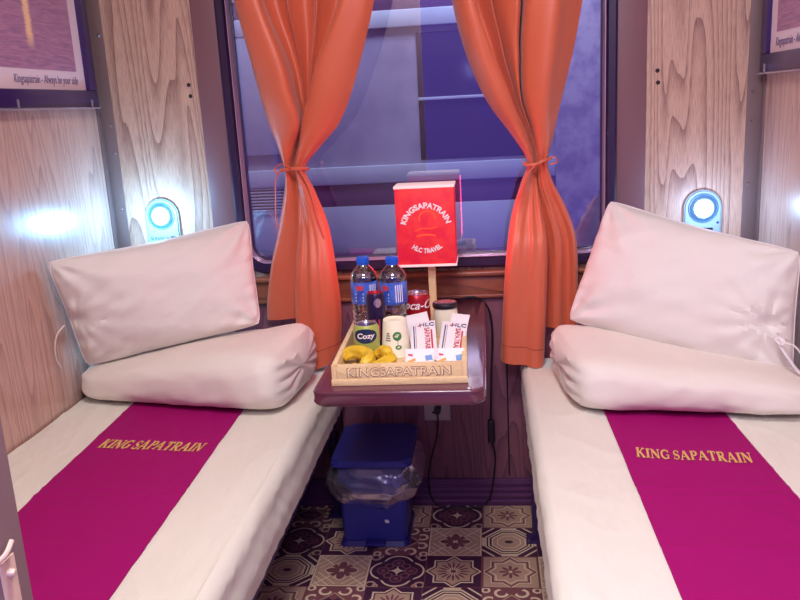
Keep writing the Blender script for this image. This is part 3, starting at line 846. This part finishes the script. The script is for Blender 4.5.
# ------------------------------------------------------------------ table
TZ = .68
t = empty('folding_table', (0, -.41, TZ-.034), 'mahogany brown folding table with rounded corners fixed below the window', 'table')
pts = rrect(-.186, .178, -.805, -.022, .032, 8)
b = prism(pts, .034, M=Matrix.Translation((0, 0, TZ-.034)))
bmesh.ops.bevel(b, geom=[e for e in b.edges if abs(e.verts[0].co.z-e.verts[1].co.z) < 1e-5], offset=.005, segments=3, affect='EDGES', profile=.5)
child('tabletop', b, M_table, t)
b = ring([(-.0015, 0), (.002, -.0), (.002, .020), (-.0015, .020)], -.186, .178, -.805, -.022, .032)
place(b, Matrix(((1, 0, 0, 0), (0, 0, 1, 0), (0, 1, 0, TZ-.027), (0, 0, 0, 1))))
bmesh.ops.recalc_face_normals(b, faces=b.faces)
child('edge_band', b, M_table_edge, t)
for x in (-.12, .11):
    b = bx(x-.012, x+.012, -.40, -.03, TZ-.048, TZ-.035, .002); bx(x-.012, x+.012, -.030, -.017, .50, TZ-.035, .002, bm=b)
    tube([(x, -.36, TZ-.045), (x, -.03, .53)], .007, 8, b, smooth_path=False)
    child('bracket', b, M_bracket, t)

# ------------------------------------------------------------------ tray and what it carries
TR = R(1.6); TC = Vector((-.008, -.572, TZ+.0005)); TW, TD, TH, TT = .288, .386, .046, .011
tray = empty('wooden_tray', TC, 'pale pine serving tray with a name carved on its front, on the table', 'tray', rz=TR)
def tl(bmx): return bmx
b = bx(-TW/2+.004, TW/2-.004, -TD/2+.004, TD/2-.004, 0, .007)
link('tray_base', b, M_tray, tray, smooth=False)
def plank(x0, x1, y0, y1, nm='tray_side'):
    b = bx(x0, x1, y0, y1, 0, TH, .0015); link(nm, b, M_tray, tray)
plank(-TW/2, -TW/2+TT, -TD/2, TD/2); plank(TW/2-TT, TW/2, -TD/2, TD/2); plank(-TW/2+TT, TW/2-TT, TD/2-TT, TD/2)
plank(-TW/2+TT, TW/2-TT, -TD/2, -TD/2+TT)
# bottom moulding on the front
link('front_moulding', bx(-TW/2-.001, TW/2+.001, -TD/2-.002, -TD/2+.002, 0, .014, .001), M_tray, tray)
b = text_bm('KINGSAPATRAIN', .019, .0008, off=.028); w = max(v.co.x for v in b.verts)*2
for v in b.verts: v.co.x *= .222/w
place(b, Matrix.Translation((0, -TD/2-.0006, .020)) @ Matrix.Rotation(R(90), 4, 'X')); link('carved_outline', b, M_tray_line, tray, smooth=False)
b = text_bm('KINGSAPATRAIN', .018, .0008, off=-.004); w = max(v.co.x for v in b.verts)*2
for v in b.verts: v.co.x *= .218/w
place(b, Matrix.Translation((0, -TD/2-.0016, .0205)) @ Matrix.Rotation(R(90), 4, 'X')); link('carved_lettering', b, M_tray_cut, tray, smooth=False, label='pale carved capitals')
ZT = TZ+.008

def bottle(x, y, rz, label):
    t = empty('water_bottle', (x, y, ZT), label, 'water bottle', 'water bottles on the tray', rz)
    prof = [(0, .004), (.014, .003), (.026, 0), (.031, .006), (.0325, .02)]
    for k in range(5):
        z = .026+k*.011; prof += [(.0325, z), (.0305, z+.0045), (.0325, z+.009)]
    prof += [(.0328, .085), (.0326, .158), (.0335, .162), (.0325, .167), (.030, .173), (.025, .181), (.018, .189), (.0135, .194), (.0125, .198), (.0125, .206)]
    link('bottle_body', lathe(prof, 36), M_pet, t)
    inner = [(0, .0055)]+[(max(r-.0018, .001), z) for r, z in prof[1:] if .004 < z < .172]; inner.append((0, inner[-1][1]))
    link('water', lathe(inner, 36), M_water, t)
    cap = [(0, .215), (.012, .2148), (.0145, .2135), (.015, .211), (.015, .200), (.0145, .199), (.0145, .196), (.0132, .1955)]
    b = lathe(cap, 36)
    for k in range(36):
        a = 2*PI*k/36; box(b, (.0152*cos(a), .0152*sin(a), .2055), (.0009, .0012, .010), rot=None)
    link('bottle_cap', b, M_cap, t)
    lb = link('label', lathe([(.0332, .102), (.0336, .103), (.0336, .155), (.0332, .156)], 40), M_label, t)
    # printed marks on the wrap: emblem, writing bars
    b = wrap(text_bm('aqua', .010, .0003, .25), .0337, (0, 0), .110, -PI/2-.35)
    link('label_print', wrap(disc(.010, .007, .0004), .0337, (0, 0), .143, -PI/2-.3), M_redink, lb, smooth=False)
    b.free()
    b = bmesh.new()
    for q in (.110, .118, .126):
        join(b, wrap(prism([(-.012, 0), (.009, 0), (.009, .003), (-.012, .003)], .0004), .0337, (0, 0), q, -PI/2-.3))
    for k in range(4): join(b, wrap(prism([(0, 0), (.002, 0), (.002, .042), (0, .042)], .0004), .0337, (0, 0), .108, -PI/2+.45+k*.16))
    link('label_print', b, M_letter_white, lb, smooth=False)
    return t
bottle(-.113, -.462, .1, 'water bottle with blue cap and label, left of the two on the tray')
bottle(-.040, -.474, -.2, 'water bottle with blue cap and label, right of the two, beside the red can')

def can_prof(r, h): return [(0, .003), (r*.7, .002), (r*.78, 0), (r*.86, .002), (r, .008), (r, h-.010), (r*.86, h-.002), (r*.85, h), (r*.80, h), (r*.79, h-.004), (0, h-.004)]
# red cola can
t = empty('drink_can', (.010, -.412, ZT), 'red soft drink can with white script behind the white packets', 'drink can')
link('can_body', lathe([p for p in can_prof(.033, .110)][:6]+[(.0285, .108)], 40), M_can_red, t)
link('can_lid', lathe([(.0285, .1075), (.0284, .110), (.0268, .110), (.026, .106), (0, .106)], 40), M_alu, t)
link('pull_tab', bx(-.006, .006, -.012, .006, .106, .1078, .0008), M_alu, t)
b = text_bm('Coca-Cola', .021, .0004, .38, 1.0, .012); link('white_script', wrap(b, .0331, (0, 0), .074, -PI/2+.30), M_letter_white, t, smooth=False)
# noodle jar
t = empty('lidded_jar', (.081, -.425, ZT), 'white jar with a dark rimmed silver lid behind the packets', 'jar')
link('jar_body', lathe([(0, 0), (.026, 0), (.029, .004), (.030, .062), (.029, .068), (.0285, .078)], 36), M_cup, t)
link('jar_lid', lathe([(.0305, .074), (.0315, .076), (.0315, .084), (.030, .086), (.0275, .087)], 36), M_black, t)
link('lid_top', lathe([(.0275, .0865), (.026, .0855), (0, .0855)], 36), M_alu, t)
# small green can
t = empty('drink_can', (-.091, -.612, ZT), 'pale green drink can with a dark oval label behind the bananas', 'drink can')
link('can_body', lathe(can_prof(.0295, .088)[:6]+[(.025, .087)], 36), M_cozy, t)
link('can_lid', lathe([(.025, .0865), (.0248, .088), (.0235, .088), (.0225, .085), (0, .085)], 36), M_alu, t)
lb = link('can_label', wrap(disc(.029, .017, .0005, 32, 6), .0297, (0, 0), .064, -PI/2+.05), M_cozy_dark, t, smooth=False)
b = text_bm('Cozy', .012, .0004, .15, 1.15, .02); link('label_lettering', wrap(b, .0303, (0, 0), .059, -PI/2+.05), M_letter_white, lb, smooth=False)
# dark slim can
t = empty('drink_can', (-.077, -.535, ZT), 'slim dark can with red and silver marks standing between the water bottles', 'drink can')
link('can_body', lathe(can_prof(.0225, .142)[:6]+[(.019, .141)], 32), M_darkcan, t)
link('can_lid', lathe([(.019, .1405), (.0188, .142), (.0175, .142), (.0165, .139), (0, .139)], 32), M_can_red, t)
link('emblem', wrap(disc(.009, .011, .0005), .0227, (0, 0), .120, -PI/2+.35), M_alu, t, smooth=False)
b = wrap(prism([(-.014, -.02), (-.006, -.02), (.002, .02), (-.006, .02)], .0005), .0227, (0, 0), .06, -PI/2); join(b, wrap(prism([(.006, -.03), (.010, -.03), (.012, .02), (.008, .02)], .0005), .0227, (0, 0), .06, -PI/2))
link('can_print', b, M_redink, t, smooth=False)
# upturned paper cup
t = empty('paper_cup', (-.029, -.575, ZT), 'cream paper cup standing upside down with green leaf marks', 'cup')
link('cup_wall', lathe([(.0345, .0), (.0352, .0015), (.0345, .003), (.0275, .084), (.0265, .0865), (.024, .087), (.0235, .083), (0, .083)], 40), M_cup, t)
def on_cone(bm, z0, ang):
    for v in bm.verts:
        z = z0+v.co.y; r = .0345-(.007)*(z/.084)+.0004+v.co.z; a = -PI/2+ang+v.co.x/r
        v.co = Vector((r*cos(a), r*sin(a), z))
    return bm
b = bmesh.new()
for cz, rad, an in ((.052, .0105, .25), (.026, .0075, .30)):
    join(b, on_cone(disc(rad, rad*(1 if rad > .01 else .7), .0004), cz, an))
join(b, on_cone(prism([(-.0006, -.02), (.0006, -.02), (.0006, .006), (-.0006, .006)], .0004), .05, .27))
pr = link('leaf_print', b, M_green, t, smooth=False)
b = bmesh.new(); join(b, on_cone(prism([(-.007, -.001), (-.001, .005), (.005, .004), (0, -.003)], .0008), .052, .25)); join(b, on_cone(prism([(-.004, -.001), (0, .003), (.004, .001), (0, -.002)], .0008), .026, .3))
link('leaf_vein', b, M_cup, pr, smooth=False)
b = bmesh.new()
for k, (s_, zz) in enumerate((('ECO', .055), ('GREEN', .048), ('LIFE', .041))): pass
for k in range(4): join(b, on_cone(prism([(-.007+.001*k, 0), (.006-.001*k, 0), (.006-.001*k, .0035), (-.007+.001*k, .0035)], .0004), .040+k*.0055, -.45))
link('grey_print', b, M_grey, t, smooth=False)

# bananas
def banana(path, r, label):
    def rf(s): return .30+.75*min(1, s/.16)**.8*min(1, (1-s)/.13)**.6 if .03 < s < .985 else .3
    bm = tube(path, r, 7, rfn=rf)
    o = link('banana', bm, M_banana, label=label, category='banana', group='small bananas on the tray')
    p = [Vector(q) for q in path]
    d = (p[0]-p[1]).normalized()
    link('stem', tube([p[0]-d*.003, p[0]+d*.008], r*.33, 6, smooth_path=False), M_banana_tip, o)
    d = (p[-1]-p[-2]).normalized()
    link('tip', tube([p[-1]-d*.002, p[-1]+d*.003], r*.26, 6, smooth_path=False), M_banana_tip, o)
z0 = ZT+.0145
banana([(-.139, -.664, z0+.004), (-.126, -.652, z0+.014), (-.103, -.655, z0+.018), (-.083, -.672, z0+.016), (-.076, -.700, z0+.012), (-.088, -.722, z0+.003)], .0150, 'curled small banana at the front left corner of the tray')
banana([(-.134, -.715, z0), (-.122, -.728, z0), (-.106, -.733, z0+.001), (-.094, -.728, z0+.012)], .0120, 'lowest banana lying against the front board of the tray')
banana([(-.066, -.730, z0+.001), (-.050, -.726, z0+.005), (-.034, -.706, z0+.010), (-.024, -.680, z0+.012)], .0145, 'right banana nearest the foot of the paper cup')
banana([(-.062, -.662, z0+.008), (-.050, -.668, z0+.020), (-.038, -.684, z0+.026), (-.036, -.700, z0+.022)], .0140, 'short banana lying on top in the middle of the bunch')

# packets
def packet(c, ux, uy, w, h, label, group, prints):
    c = Vector(c); M = frame(c, ux, uy)
    def f(sg):
        def g(u, v):
            a, b_ = 2*u-1, 2*v-1
            t = .0035*((1-a**4)*(1-abs(b_)**6))**.5 if abs(b_) < .9 else 0
            return Vector((a*w/2, b_*h/2, sg*(t+.0005)+.0015*nz(a*3+c.x*40, b_*3)))
        return g
    bm, _ = grid(f(1), 16, 24); grid(f(-1), 16, 24, bm)
    bmesh.ops.remove_doubles(bm, verts=bm.verts, dist=.0002); bmesh.ops.recalc_face_normals(bm, faces=bm.faces)
    place(bm, M)
    o = link('sachet', bm, M_sachet, label=label, category='sachet', group=group)
    for (kind, x, y, sz, m_, rot) in prints:
        if isinstance(kind, str): b = text_bm(kind, sz, .0004, off=.01)
        else: b = prism([(-kind[0]/2, -kind[1]/2), (kind[0]/2, -kind[1]/2), (kind[0]/2, kind[1]/2), (-kind[0]/2, kind[1]/2)], .0005)
        place(b, M @ Matrix.Translation((x, y, .0046)) @ Matrix.Rotation(R(rot), 4, 'Z')); link('print', b, m_, o, smooth=False)
    return o
def side_text():
    return [((.0026, .11), -.021, 0, 0, M_navy, 0), ((.0012, .11), -.0165, 0, 0, M_grey, 0), ('HLC', .010, .050, .013, M_navy, 0),
            ('SAPATRAIN', .004, .000, .012, M_redink, -90), ((.012, .003), -.006, .055, 0, M_redink, 20), ((.004, .09), .020, -.01, 0, M_redink, 0)]
packet((.037, -.583, ZT+.033), (.99, .06, .1), (-.10, .93, .36), .060, .150, 'white printed packet leaning on the red can', 'tall white packets', side_text())
packet((.104, -.583, ZT+.031), (.99, -.03, -.09), (.10, .93, .36), .060, .150, 'white printed packet leaning on the lidded jar', 'tall white packets', side_text())
packet((.024, -.525, ZT+.040), (.97, .15, .16), (-.12, .85, .52), .056, .120, 'plain back packet tucked behind the tall ones on the left', 'tall white packets', [])
packet((.112, -.525, ZT+.036), (.97, -.12, -.1), (.14, .85, .52), .044, .120, 'plain back packet tucked behind the tall ones on the right', 'tall white packets', [])
def small_pr(): return [((.020, .006), -.018, -.006, 0, M_orange_ink, 25), ((.010, .004), -.020, .008, 0, M_redink, -10), ((.015, .012), .020, .001, 0, mat('sky_print', lin(110, 150, 210), .6), 10), ((.008, .003), .004, -.010, 0, M_orange_ink, 0)]
packet((.036, -.690, ZT+.024), (1, .02, 0), (0, .62, .78), .064, .048, 'small coffee sachet lying at the front of the tray, nearer the bananas', 'small sachets', small_pr())
packet((.103, -.690, ZT+.024), (1, -.03, 0), (0, .62, .78), .060, .048, 'small coffee sachet lying at the front right corner of the tray', 'small sachets', small_pr())

# ------------------------------------------------------------------ red lantern
LY = -.22; lx0, lx1, lz0, lz1 = -.055, .104, .830, 1.038
lan = empty('table_lantern', ((lx0+lx1)/2, LY+.05, TZ), 'red box table lantern with white lettering on a wooden post', 'table lamp')
LD = .10
child('lamp_shade', bx(lx0, lx1, LY, LY+LD, lz0, lz1, .002), M_red_shade, lan)
child('shade_rim', bx(lx0-.002, lx1+.002, LY-.002, LY+LD+.002, lz1-.001, lz1+.006, .001), M_shade_white, lan, label='white top rim')
child('shade_rim', bx(lx0-.002, lx1+.002, LY-.002, LY+LD+.002, lz0-.006, lz0+.001, .001), M_shade_white, lan, label='white bottom rim')
cx = (lx0+lx1)/2
child('post', bx(cx-.001, cx+.019, LY+.04, LY+.06, TZ+.018, lz0-.006, .001), M_post, lan)
child('lamp_base', bx(cx-.045, cx+.055, LY+.005, LY+.095, TZ+.001, TZ+.019, .002), M_post, lan)
def arc_text(s, h, rad, up, width):
    b = text_bm(s, h, .0007, off=.035); w = max(v.co.x for v in b.verts)*2
    for v in b.verts:
        x = v.co.x/w*width; y = v.co.y
        if up: a = PI/2-x/rad; r = rad+y; v.co = Vector((r*cos(a), r*sin(a), v.co.z))
        else: a = -PI/2+x/rad; r = rad-y; v.co = Vector((r*cos(a), r*sin(a), v.co.z))
    return b
Mf = Matrix.Translation((cx+.002, LY-.0008, .928)) @ Matrix.Rotation(R(90), 4, 'X')
child('lettering', place(arc_text('KINGSAPATRAIN', .0145, .056, True, .150), Mf), M_letter_white, lan, smooth=False, label='white arched capitals')
child('lettering', place(arc_text('HLC TRAVEL', .0125, .066, False, .092), Mf), M_letter_white, lan, smooth=False, label='white curved capitals')
M_gpat = mat('orange_emblem', lin(226, 80, 30), .6, emis=(1, .06, .04, 1), es=.5)
b = bmesh.new(); ribbon(b, arc(.004, .028, .022, .020, 200, -10, 14), .004, .0006); ribbon(b, arc(0, -.022, .026, .006, 20, 170, 10), .005, .0006); ribbon(b, [(-.03, -.005), (-.01, .002), (.012, .0), (.03, .005)], .003, .0006)
child('emblem', place(b, Mf), M_gpat, lan, smooth=False)

# ------------------------------------------------------------------ cables, socket
sk = empty('wall_socket', (.018, 0, .335), 'pale double wall socket just below the table', 'socket')
child('socket_plate', bx(-.022, .060, -.009, -.001, .290, .372, .003), M_socket, sk)
b = bx(.002, .014, -.0105, -.008, .343, .349); bx(.002, .014, -.0105, -.008, .315, .321, bm=b); bx(.026, .032, -.0105, -.008, .335, .347, bm=b)
child('socket_holes', b, M_black, sk)
o = link('power_plug', tube([(.020, -.008, .332), (.020, -.034, .330)], .011, 12, smooth_path=False), M_black, label='black plug pushed into the wall socket', category='plug')
link('plug_cord', tube([(.020, -.034, .330), (.022, -.044, .30), (.014, -.030, .24), (-.008, -.028, .16), (-.018, -.028, .09), (-.006, -.032, .03), (.03, -.036, .006)], .0028), M_black, o)
o = link('lamp_cord', tube([(.046, -.150, TZ+.006), (.07, -.10, TZ+.004), (.105, -.06, TZ+.012), (.150, -.045, TZ+.012), (.186, -.035, .655), (.196, -.028, .58), (.190, -.026, .45), (.184, -.026, .30)], .0032), M_black, label='black lamp cord looping off the table edge and down the wall', category='cord')
link('inline_switch', bx(.174, .196, -.038, -.018, .225, .300, .006), M_black, o)
link('cord_lower', tube([(.186, -.027, .225), (.194, -.026, .18), (.190, -.024, .12), (.17, -.03, .03), (.12, -.035, .006), (.03, -.036, .006)], .0028), M_black, o)

# ------------------------------------------------------------------ bin
bn = empty('pedal_bin', (-.16, -.16, 0), 'blue plastic pedal bin with a clear liner bag under the table', 'bin')
def taper(x0, x1, y0, y1, z0, X0, X1, Y0, Y1, z1, r=.02):
    bm = bmesh.new(); a = rrect(x0, x1, y0, y1, r, 5); b_ = rrect(X0, X1, Y0, Y1, r, 5); n = len(a)
    A = [bm.verts.new((*p, z0)) for p in a]; B = [bm.verts.new((*p, z1)) for p in b_]
    for i in range(n): bm.faces.new((A[i], A[(i+1) % n], B[(i+1) % n], B[i]))
    bm.faces.new(A[::-1]); bm.faces.new(B); return bm
child('bin_body', taper(-.258, -.070, -.250, -.055, .012, -.262, -.050, -.285, -.040, .272), M_bin, bn)
child('base_skirt', taper(-.268, -.062, -.262, -.05, 0, -.262, -.066, -.254, -.052, .014), M_bin_dark, bn)
b = taper(-.270, -.040, -.305, -.022, .272, -.268, -.042, -.303, -.024, .290, .022)
bmesh.ops.bevel(b, geom=[e for e in b.edges if e.verts[0].co.z > .289 and e.verts[1].co.z > .289], offset=.008, segments=3, affect='EDGES')
child('lid', b, M_bin, bn)
child('pedal', bx(-.190, -.130, -.282, -.245, .010, .020, .003), M_bin_dark, bn)
child('sticker', taper(-.128, -.116, -.263, -.262, .078, -.130, -.118, -.264, -.263, .088, .0004), M_white, bn, smooth=False, label='small white sticker')
def bagf(u, v):
    a = 2*PI*u
    e = .62; ca, sa = cos(a), sin(a)
    px = math.copysign(abs(ca)**e, ca); py = math.copysign(abs(sa)**e, sa)
    bul = sin(PI*min(v*1.02, 1))**.7
    z = .272-.122*v-.012*(sa*-1+1)*v*.5+.012*nz(ca*2, sa*2)*v
    cr = .008*nz(ca*3, sa*3, v*3)+.005*nz(ca*8, sa*8, v*8)
    rx = .108+.034*bul+cr; ry = .126+.036*bul+cr
    k = 1-.06*v**4
    return Vector((-.157+px*rx*k, -.163+py*ry*k, z))
bm, _ = grid(bagf, 110, 26, closed_u=True)
child('liner_bag', bm, M_bag, bn)

# ------------------------------------------------------------------ pictures
def picture(s, zb, yr, label, cap):
    t = empty('framed_picture', (s*(W-.01), -.4, zb), label, 'picture', 'framed pictures on the side walls')
    y1, y0, z1 = yr, -.70, zb+.52; fw = .046
    sx = lambda a, b_: (min(s*a, s*b_), max(s*a, s*b_))
    fr = bmesh.new(); X = sx(W-.001, W-.021)
    for (a, b_, c, d) in ((y0, y1, zb, zb+fw), (y0, y1, z1-fw, z1), (y0, y0+fw, zb+fw, z1-fw), (y1-fw, y1, zb+fw, z1-fw)): bx(*X, a, b_, c, d, .003, bm=fr)
    child('frame', fr, M_frame_pic, t)
    X = sx(W-.001, W-.010); child('mount', bx(*X, y0+fw, y1-fw, zb+fw, z1-fw), M_mat, t, smooth=False)
    b = bmesh.new(); uvl = b.loops.layers.uv.new('UVMap'); x = s*(W-.0108)
    ya, yb, za, zb_ = y0+fw+.04, y1-fw-.044, zb+fw+.05, z1-fw-.04
    co = [(x, ya, za), (x, yb, za), (x, yb, zb_), (x, ya, zb_)]; vs = [b.verts.new(c) for c in co]; f = b.faces.new(vs)
    for l, c in zip(f.loops, ((0, 0), (1, 0), (1, 1), (0, 1))): l[uvl].uv = c
    if s > 0: bmesh.ops.reverse_faces(b, faces=b.faces)
    child('print', b, M_sea, t, smooth=False, label='violet sea at sunset with a golden glint')
    b = text_bm(cap, .021, .0003, .12, .74)
    xs = [v.co.x for v in b.verts]
    if s < 0: M = frame((x+.0004, yb-max(xs), zb+fw+.016), (0, 1, 0), (0, 0, 1))
    else: M = frame((x-.0004, yb+min(xs), zb+fw+.016), (0, -1, 0), (0, 0, 1))
    child('caption', place(b, M), M_ink, t, smooth=False)
    for y in (y1-.05, y1-.43):
        X = sx(W-.001, W-.026)
        b = bx(*X, y-.002, y+.002, zb-.004, zb-.001); X2 = sx(W-.022, W-.026); bx(*X2, y-.002, y+.002, zb-.004, zb+.020, bm=b)
        child('hook', b, M_clip, t)
    X = sx(W-.018, W-.026); child('ledge', bx(*X, y0, y1-.002, zb-.006, zb-.002), M_clip, t)
picture(-1, 1.297, -.042, 'dark framed sunset sea picture on the left wall', 'Kingsapatrain - Always be your side')
picture(1, 1.290, -.028, 'dark framed sunset sea picture on the right wall', 'Kingsapatrain - Always be your side')

# ------------------------------------------------------------------ reading lamps
def reading_lamp(x, z, label, left):
    t = empty('reading_lamp', (x, 0, z), label, 'reading lamp', 'reading lamps on the back wall')
    r = .052; pts = [(-r, -.085), (r, -.085)]+[(r*cos(R(a)), r*sin(R(a))) for a in range(0, 181, 9)]
    def slab(pts, th, y): return place(prism(pts, th), Matrix.Translation((0, y, 0)) @ Matrix.Rotation(R(90), 4, 'X'))
    b = slab(pts, .012, -.001)
    bmesh.ops.bevel(b, geom=[e for e in b.edges if e.verts[0].co.y < -.012 and e.verts[1].co.y < -.012], offset=.004, segments=3, affect='EDGES')
    link('housing', b, M_lamp_body, t)
    def turned(prof, m, nm, par=t, **k):
        q = lathe(prof, 36); place(q, Matrix.Translation((0, -.012, 0)) @ Matrix.Rotation(R(90), 4, 'X')); return link(nm, q, m, par, **k)
    turned([(.041, 0), (.0415, .003), (.040, .004), (.0385, .002), (.037, .002), (.035, .006), (.027, .010), (.026, .004)], M_lamp_ring, 'bezel')
    turned([(0, .019), (.008, .0185), (.016, .016), (.022, .011), (.0245, .004)], M_led, 'lens', label='lit blue white lens')
    if left:
        b = text_bm('SUNNDA', .010, .0004); place(b, Matrix.Translation((-.012, -.0134, -.073)) @ Matrix.Rotation(R(90), 4, 'X')); link('maker_mark', b, M_black, t, smooth=False)
        b = bx(.022, .042, -.0138, -.012, -.072, -.063); link('switch', b, M_black, t)
    else:
        b = bx(-.004, .028, -.0145, -.012, -.070, -.056); link('switch', b, M_black, t)
        q = lathe([(0, .003), (.003, .0025), (.004, 0)], 12); place(q, Matrix.Translation((.041, -.012, -.042)) @ Matrix.Rotation(R(90), 4, 'X')); link('button', q, M_navy, t)
    return t
reading_lamp(-.794, .966, 'glowing round reading lamp above the left pillow', True)
reading_lamp(.799, .926, 'glowing round reading lamp above the right pillow', False)

# ------------------------------------------------------------------ lights
cl = empty('ceiling_lamp', (.08, -1.72, 2.3), 'round white ceiling lamp overhead', 'ceiling lamp')
q = lathe([(0, -.045), (.10, -.042), (.15, -.03), (.165, -.012)], 40); link('diffuser', q, M_bulb, cl)
q = lathe([(.165, -.014), (.178, -.012), (.18, 0)], 40); link('lamp_ring', q, M_white, cl)
def area(name, loc, rot, size, power, col, sy=None):
    l = bpy.data.lights.new(name, 'AREA'); l.energy = power; l.color = col; l.size = size
    if sy: l.shape = 'RECTANGLE'; l.size_y = sy
    o = bpy.data.objects.new(name, l); COL.objects.link(o); o.location = loc; o.rotation_euler = rot; return o
area('ceiling_light', (.08, -1.72, 2.22), (R(14), 0, 0), .40, 24, (1, .95, .88))
area('front_fill', (.12, -2.75, 2.08), (R(60), 0, 0), .9, 20, (.86, .80, 1), .25)  # added lavender fill from the entrance side, not a known lamp
for x, z, c in ((-.794, .966, (.22, .60, 1)), (.799, .926, (.32, .58, 1))):
    l = bpy.data.lights.new('led_spill', 'POINT'); l.energy = 4.2 if x < 0 else 1.6; l.color = c; l.shadow_soft_size = .02
    o = bpy.data.objects.new('led_spill', l); COL.objects.link(o); o.location = (x, -.10, z)
for x, a in ((lx0-.004, 90), (lx1+.004, -90)):
    area('lantern_side_light', (x, LY+LD/2, (lz0+lz1)/2), (0, R(a), 0), .19, .5, (1, .05, .16), .09)
area('outside_fill', (0, .55, 2.5), (R(-25), 0, R(180)), 1.6, 34, (.70, .74, 1), .3)  # added bluish fill to brighten the carriage, no real lamp stands there

wd = bpy.data.worlds.new('night'); S.world = wd; wd.use_nodes = True
bg = wd.node_tree.nodes['Background']; bg.inputs[0].default_value = (.34, .19, 1, 1); bg.inputs[1].default_value = .62

# ------------------------------------------------------------------ camera
yaw, pitch, roll = .1148, .2355, -.0544
f = Vector((-sin(yaw)*cos(pitch), cos(yaw)*cos(pitch), -sin(pitch))); r = Vector((cos(yaw), sin(yaw), 0)); u = r.cross(f)
r2 = r*cos(roll)+u*sin(roll); u2 = -r*sin(roll)+u*cos(roll)
cam = bpy.data.cameras.new('camera'); cam.sensor_width = 36; cam.lens = 812.08/800*36; cam.clip_start = .02
co = bpy.data.objects.new('camera', cam); COL.objects.link(co)
co.matrix_world = Matrix(((r2.x, u2.x, -f.x, .1949), (r2.y, u2.y, -f.y, -2.3849), (r2.z, u2.z, -f.z, 1.2558), (0, 0, 0, 1)))
S.camera = co
S.view_settings.view_transform = 'Standard'; S.view_settings.look = 'None'; S.view_settings.gamma = 1
S.view_settings.exposure = 0; S.view_settings.use_curve_mapping = False
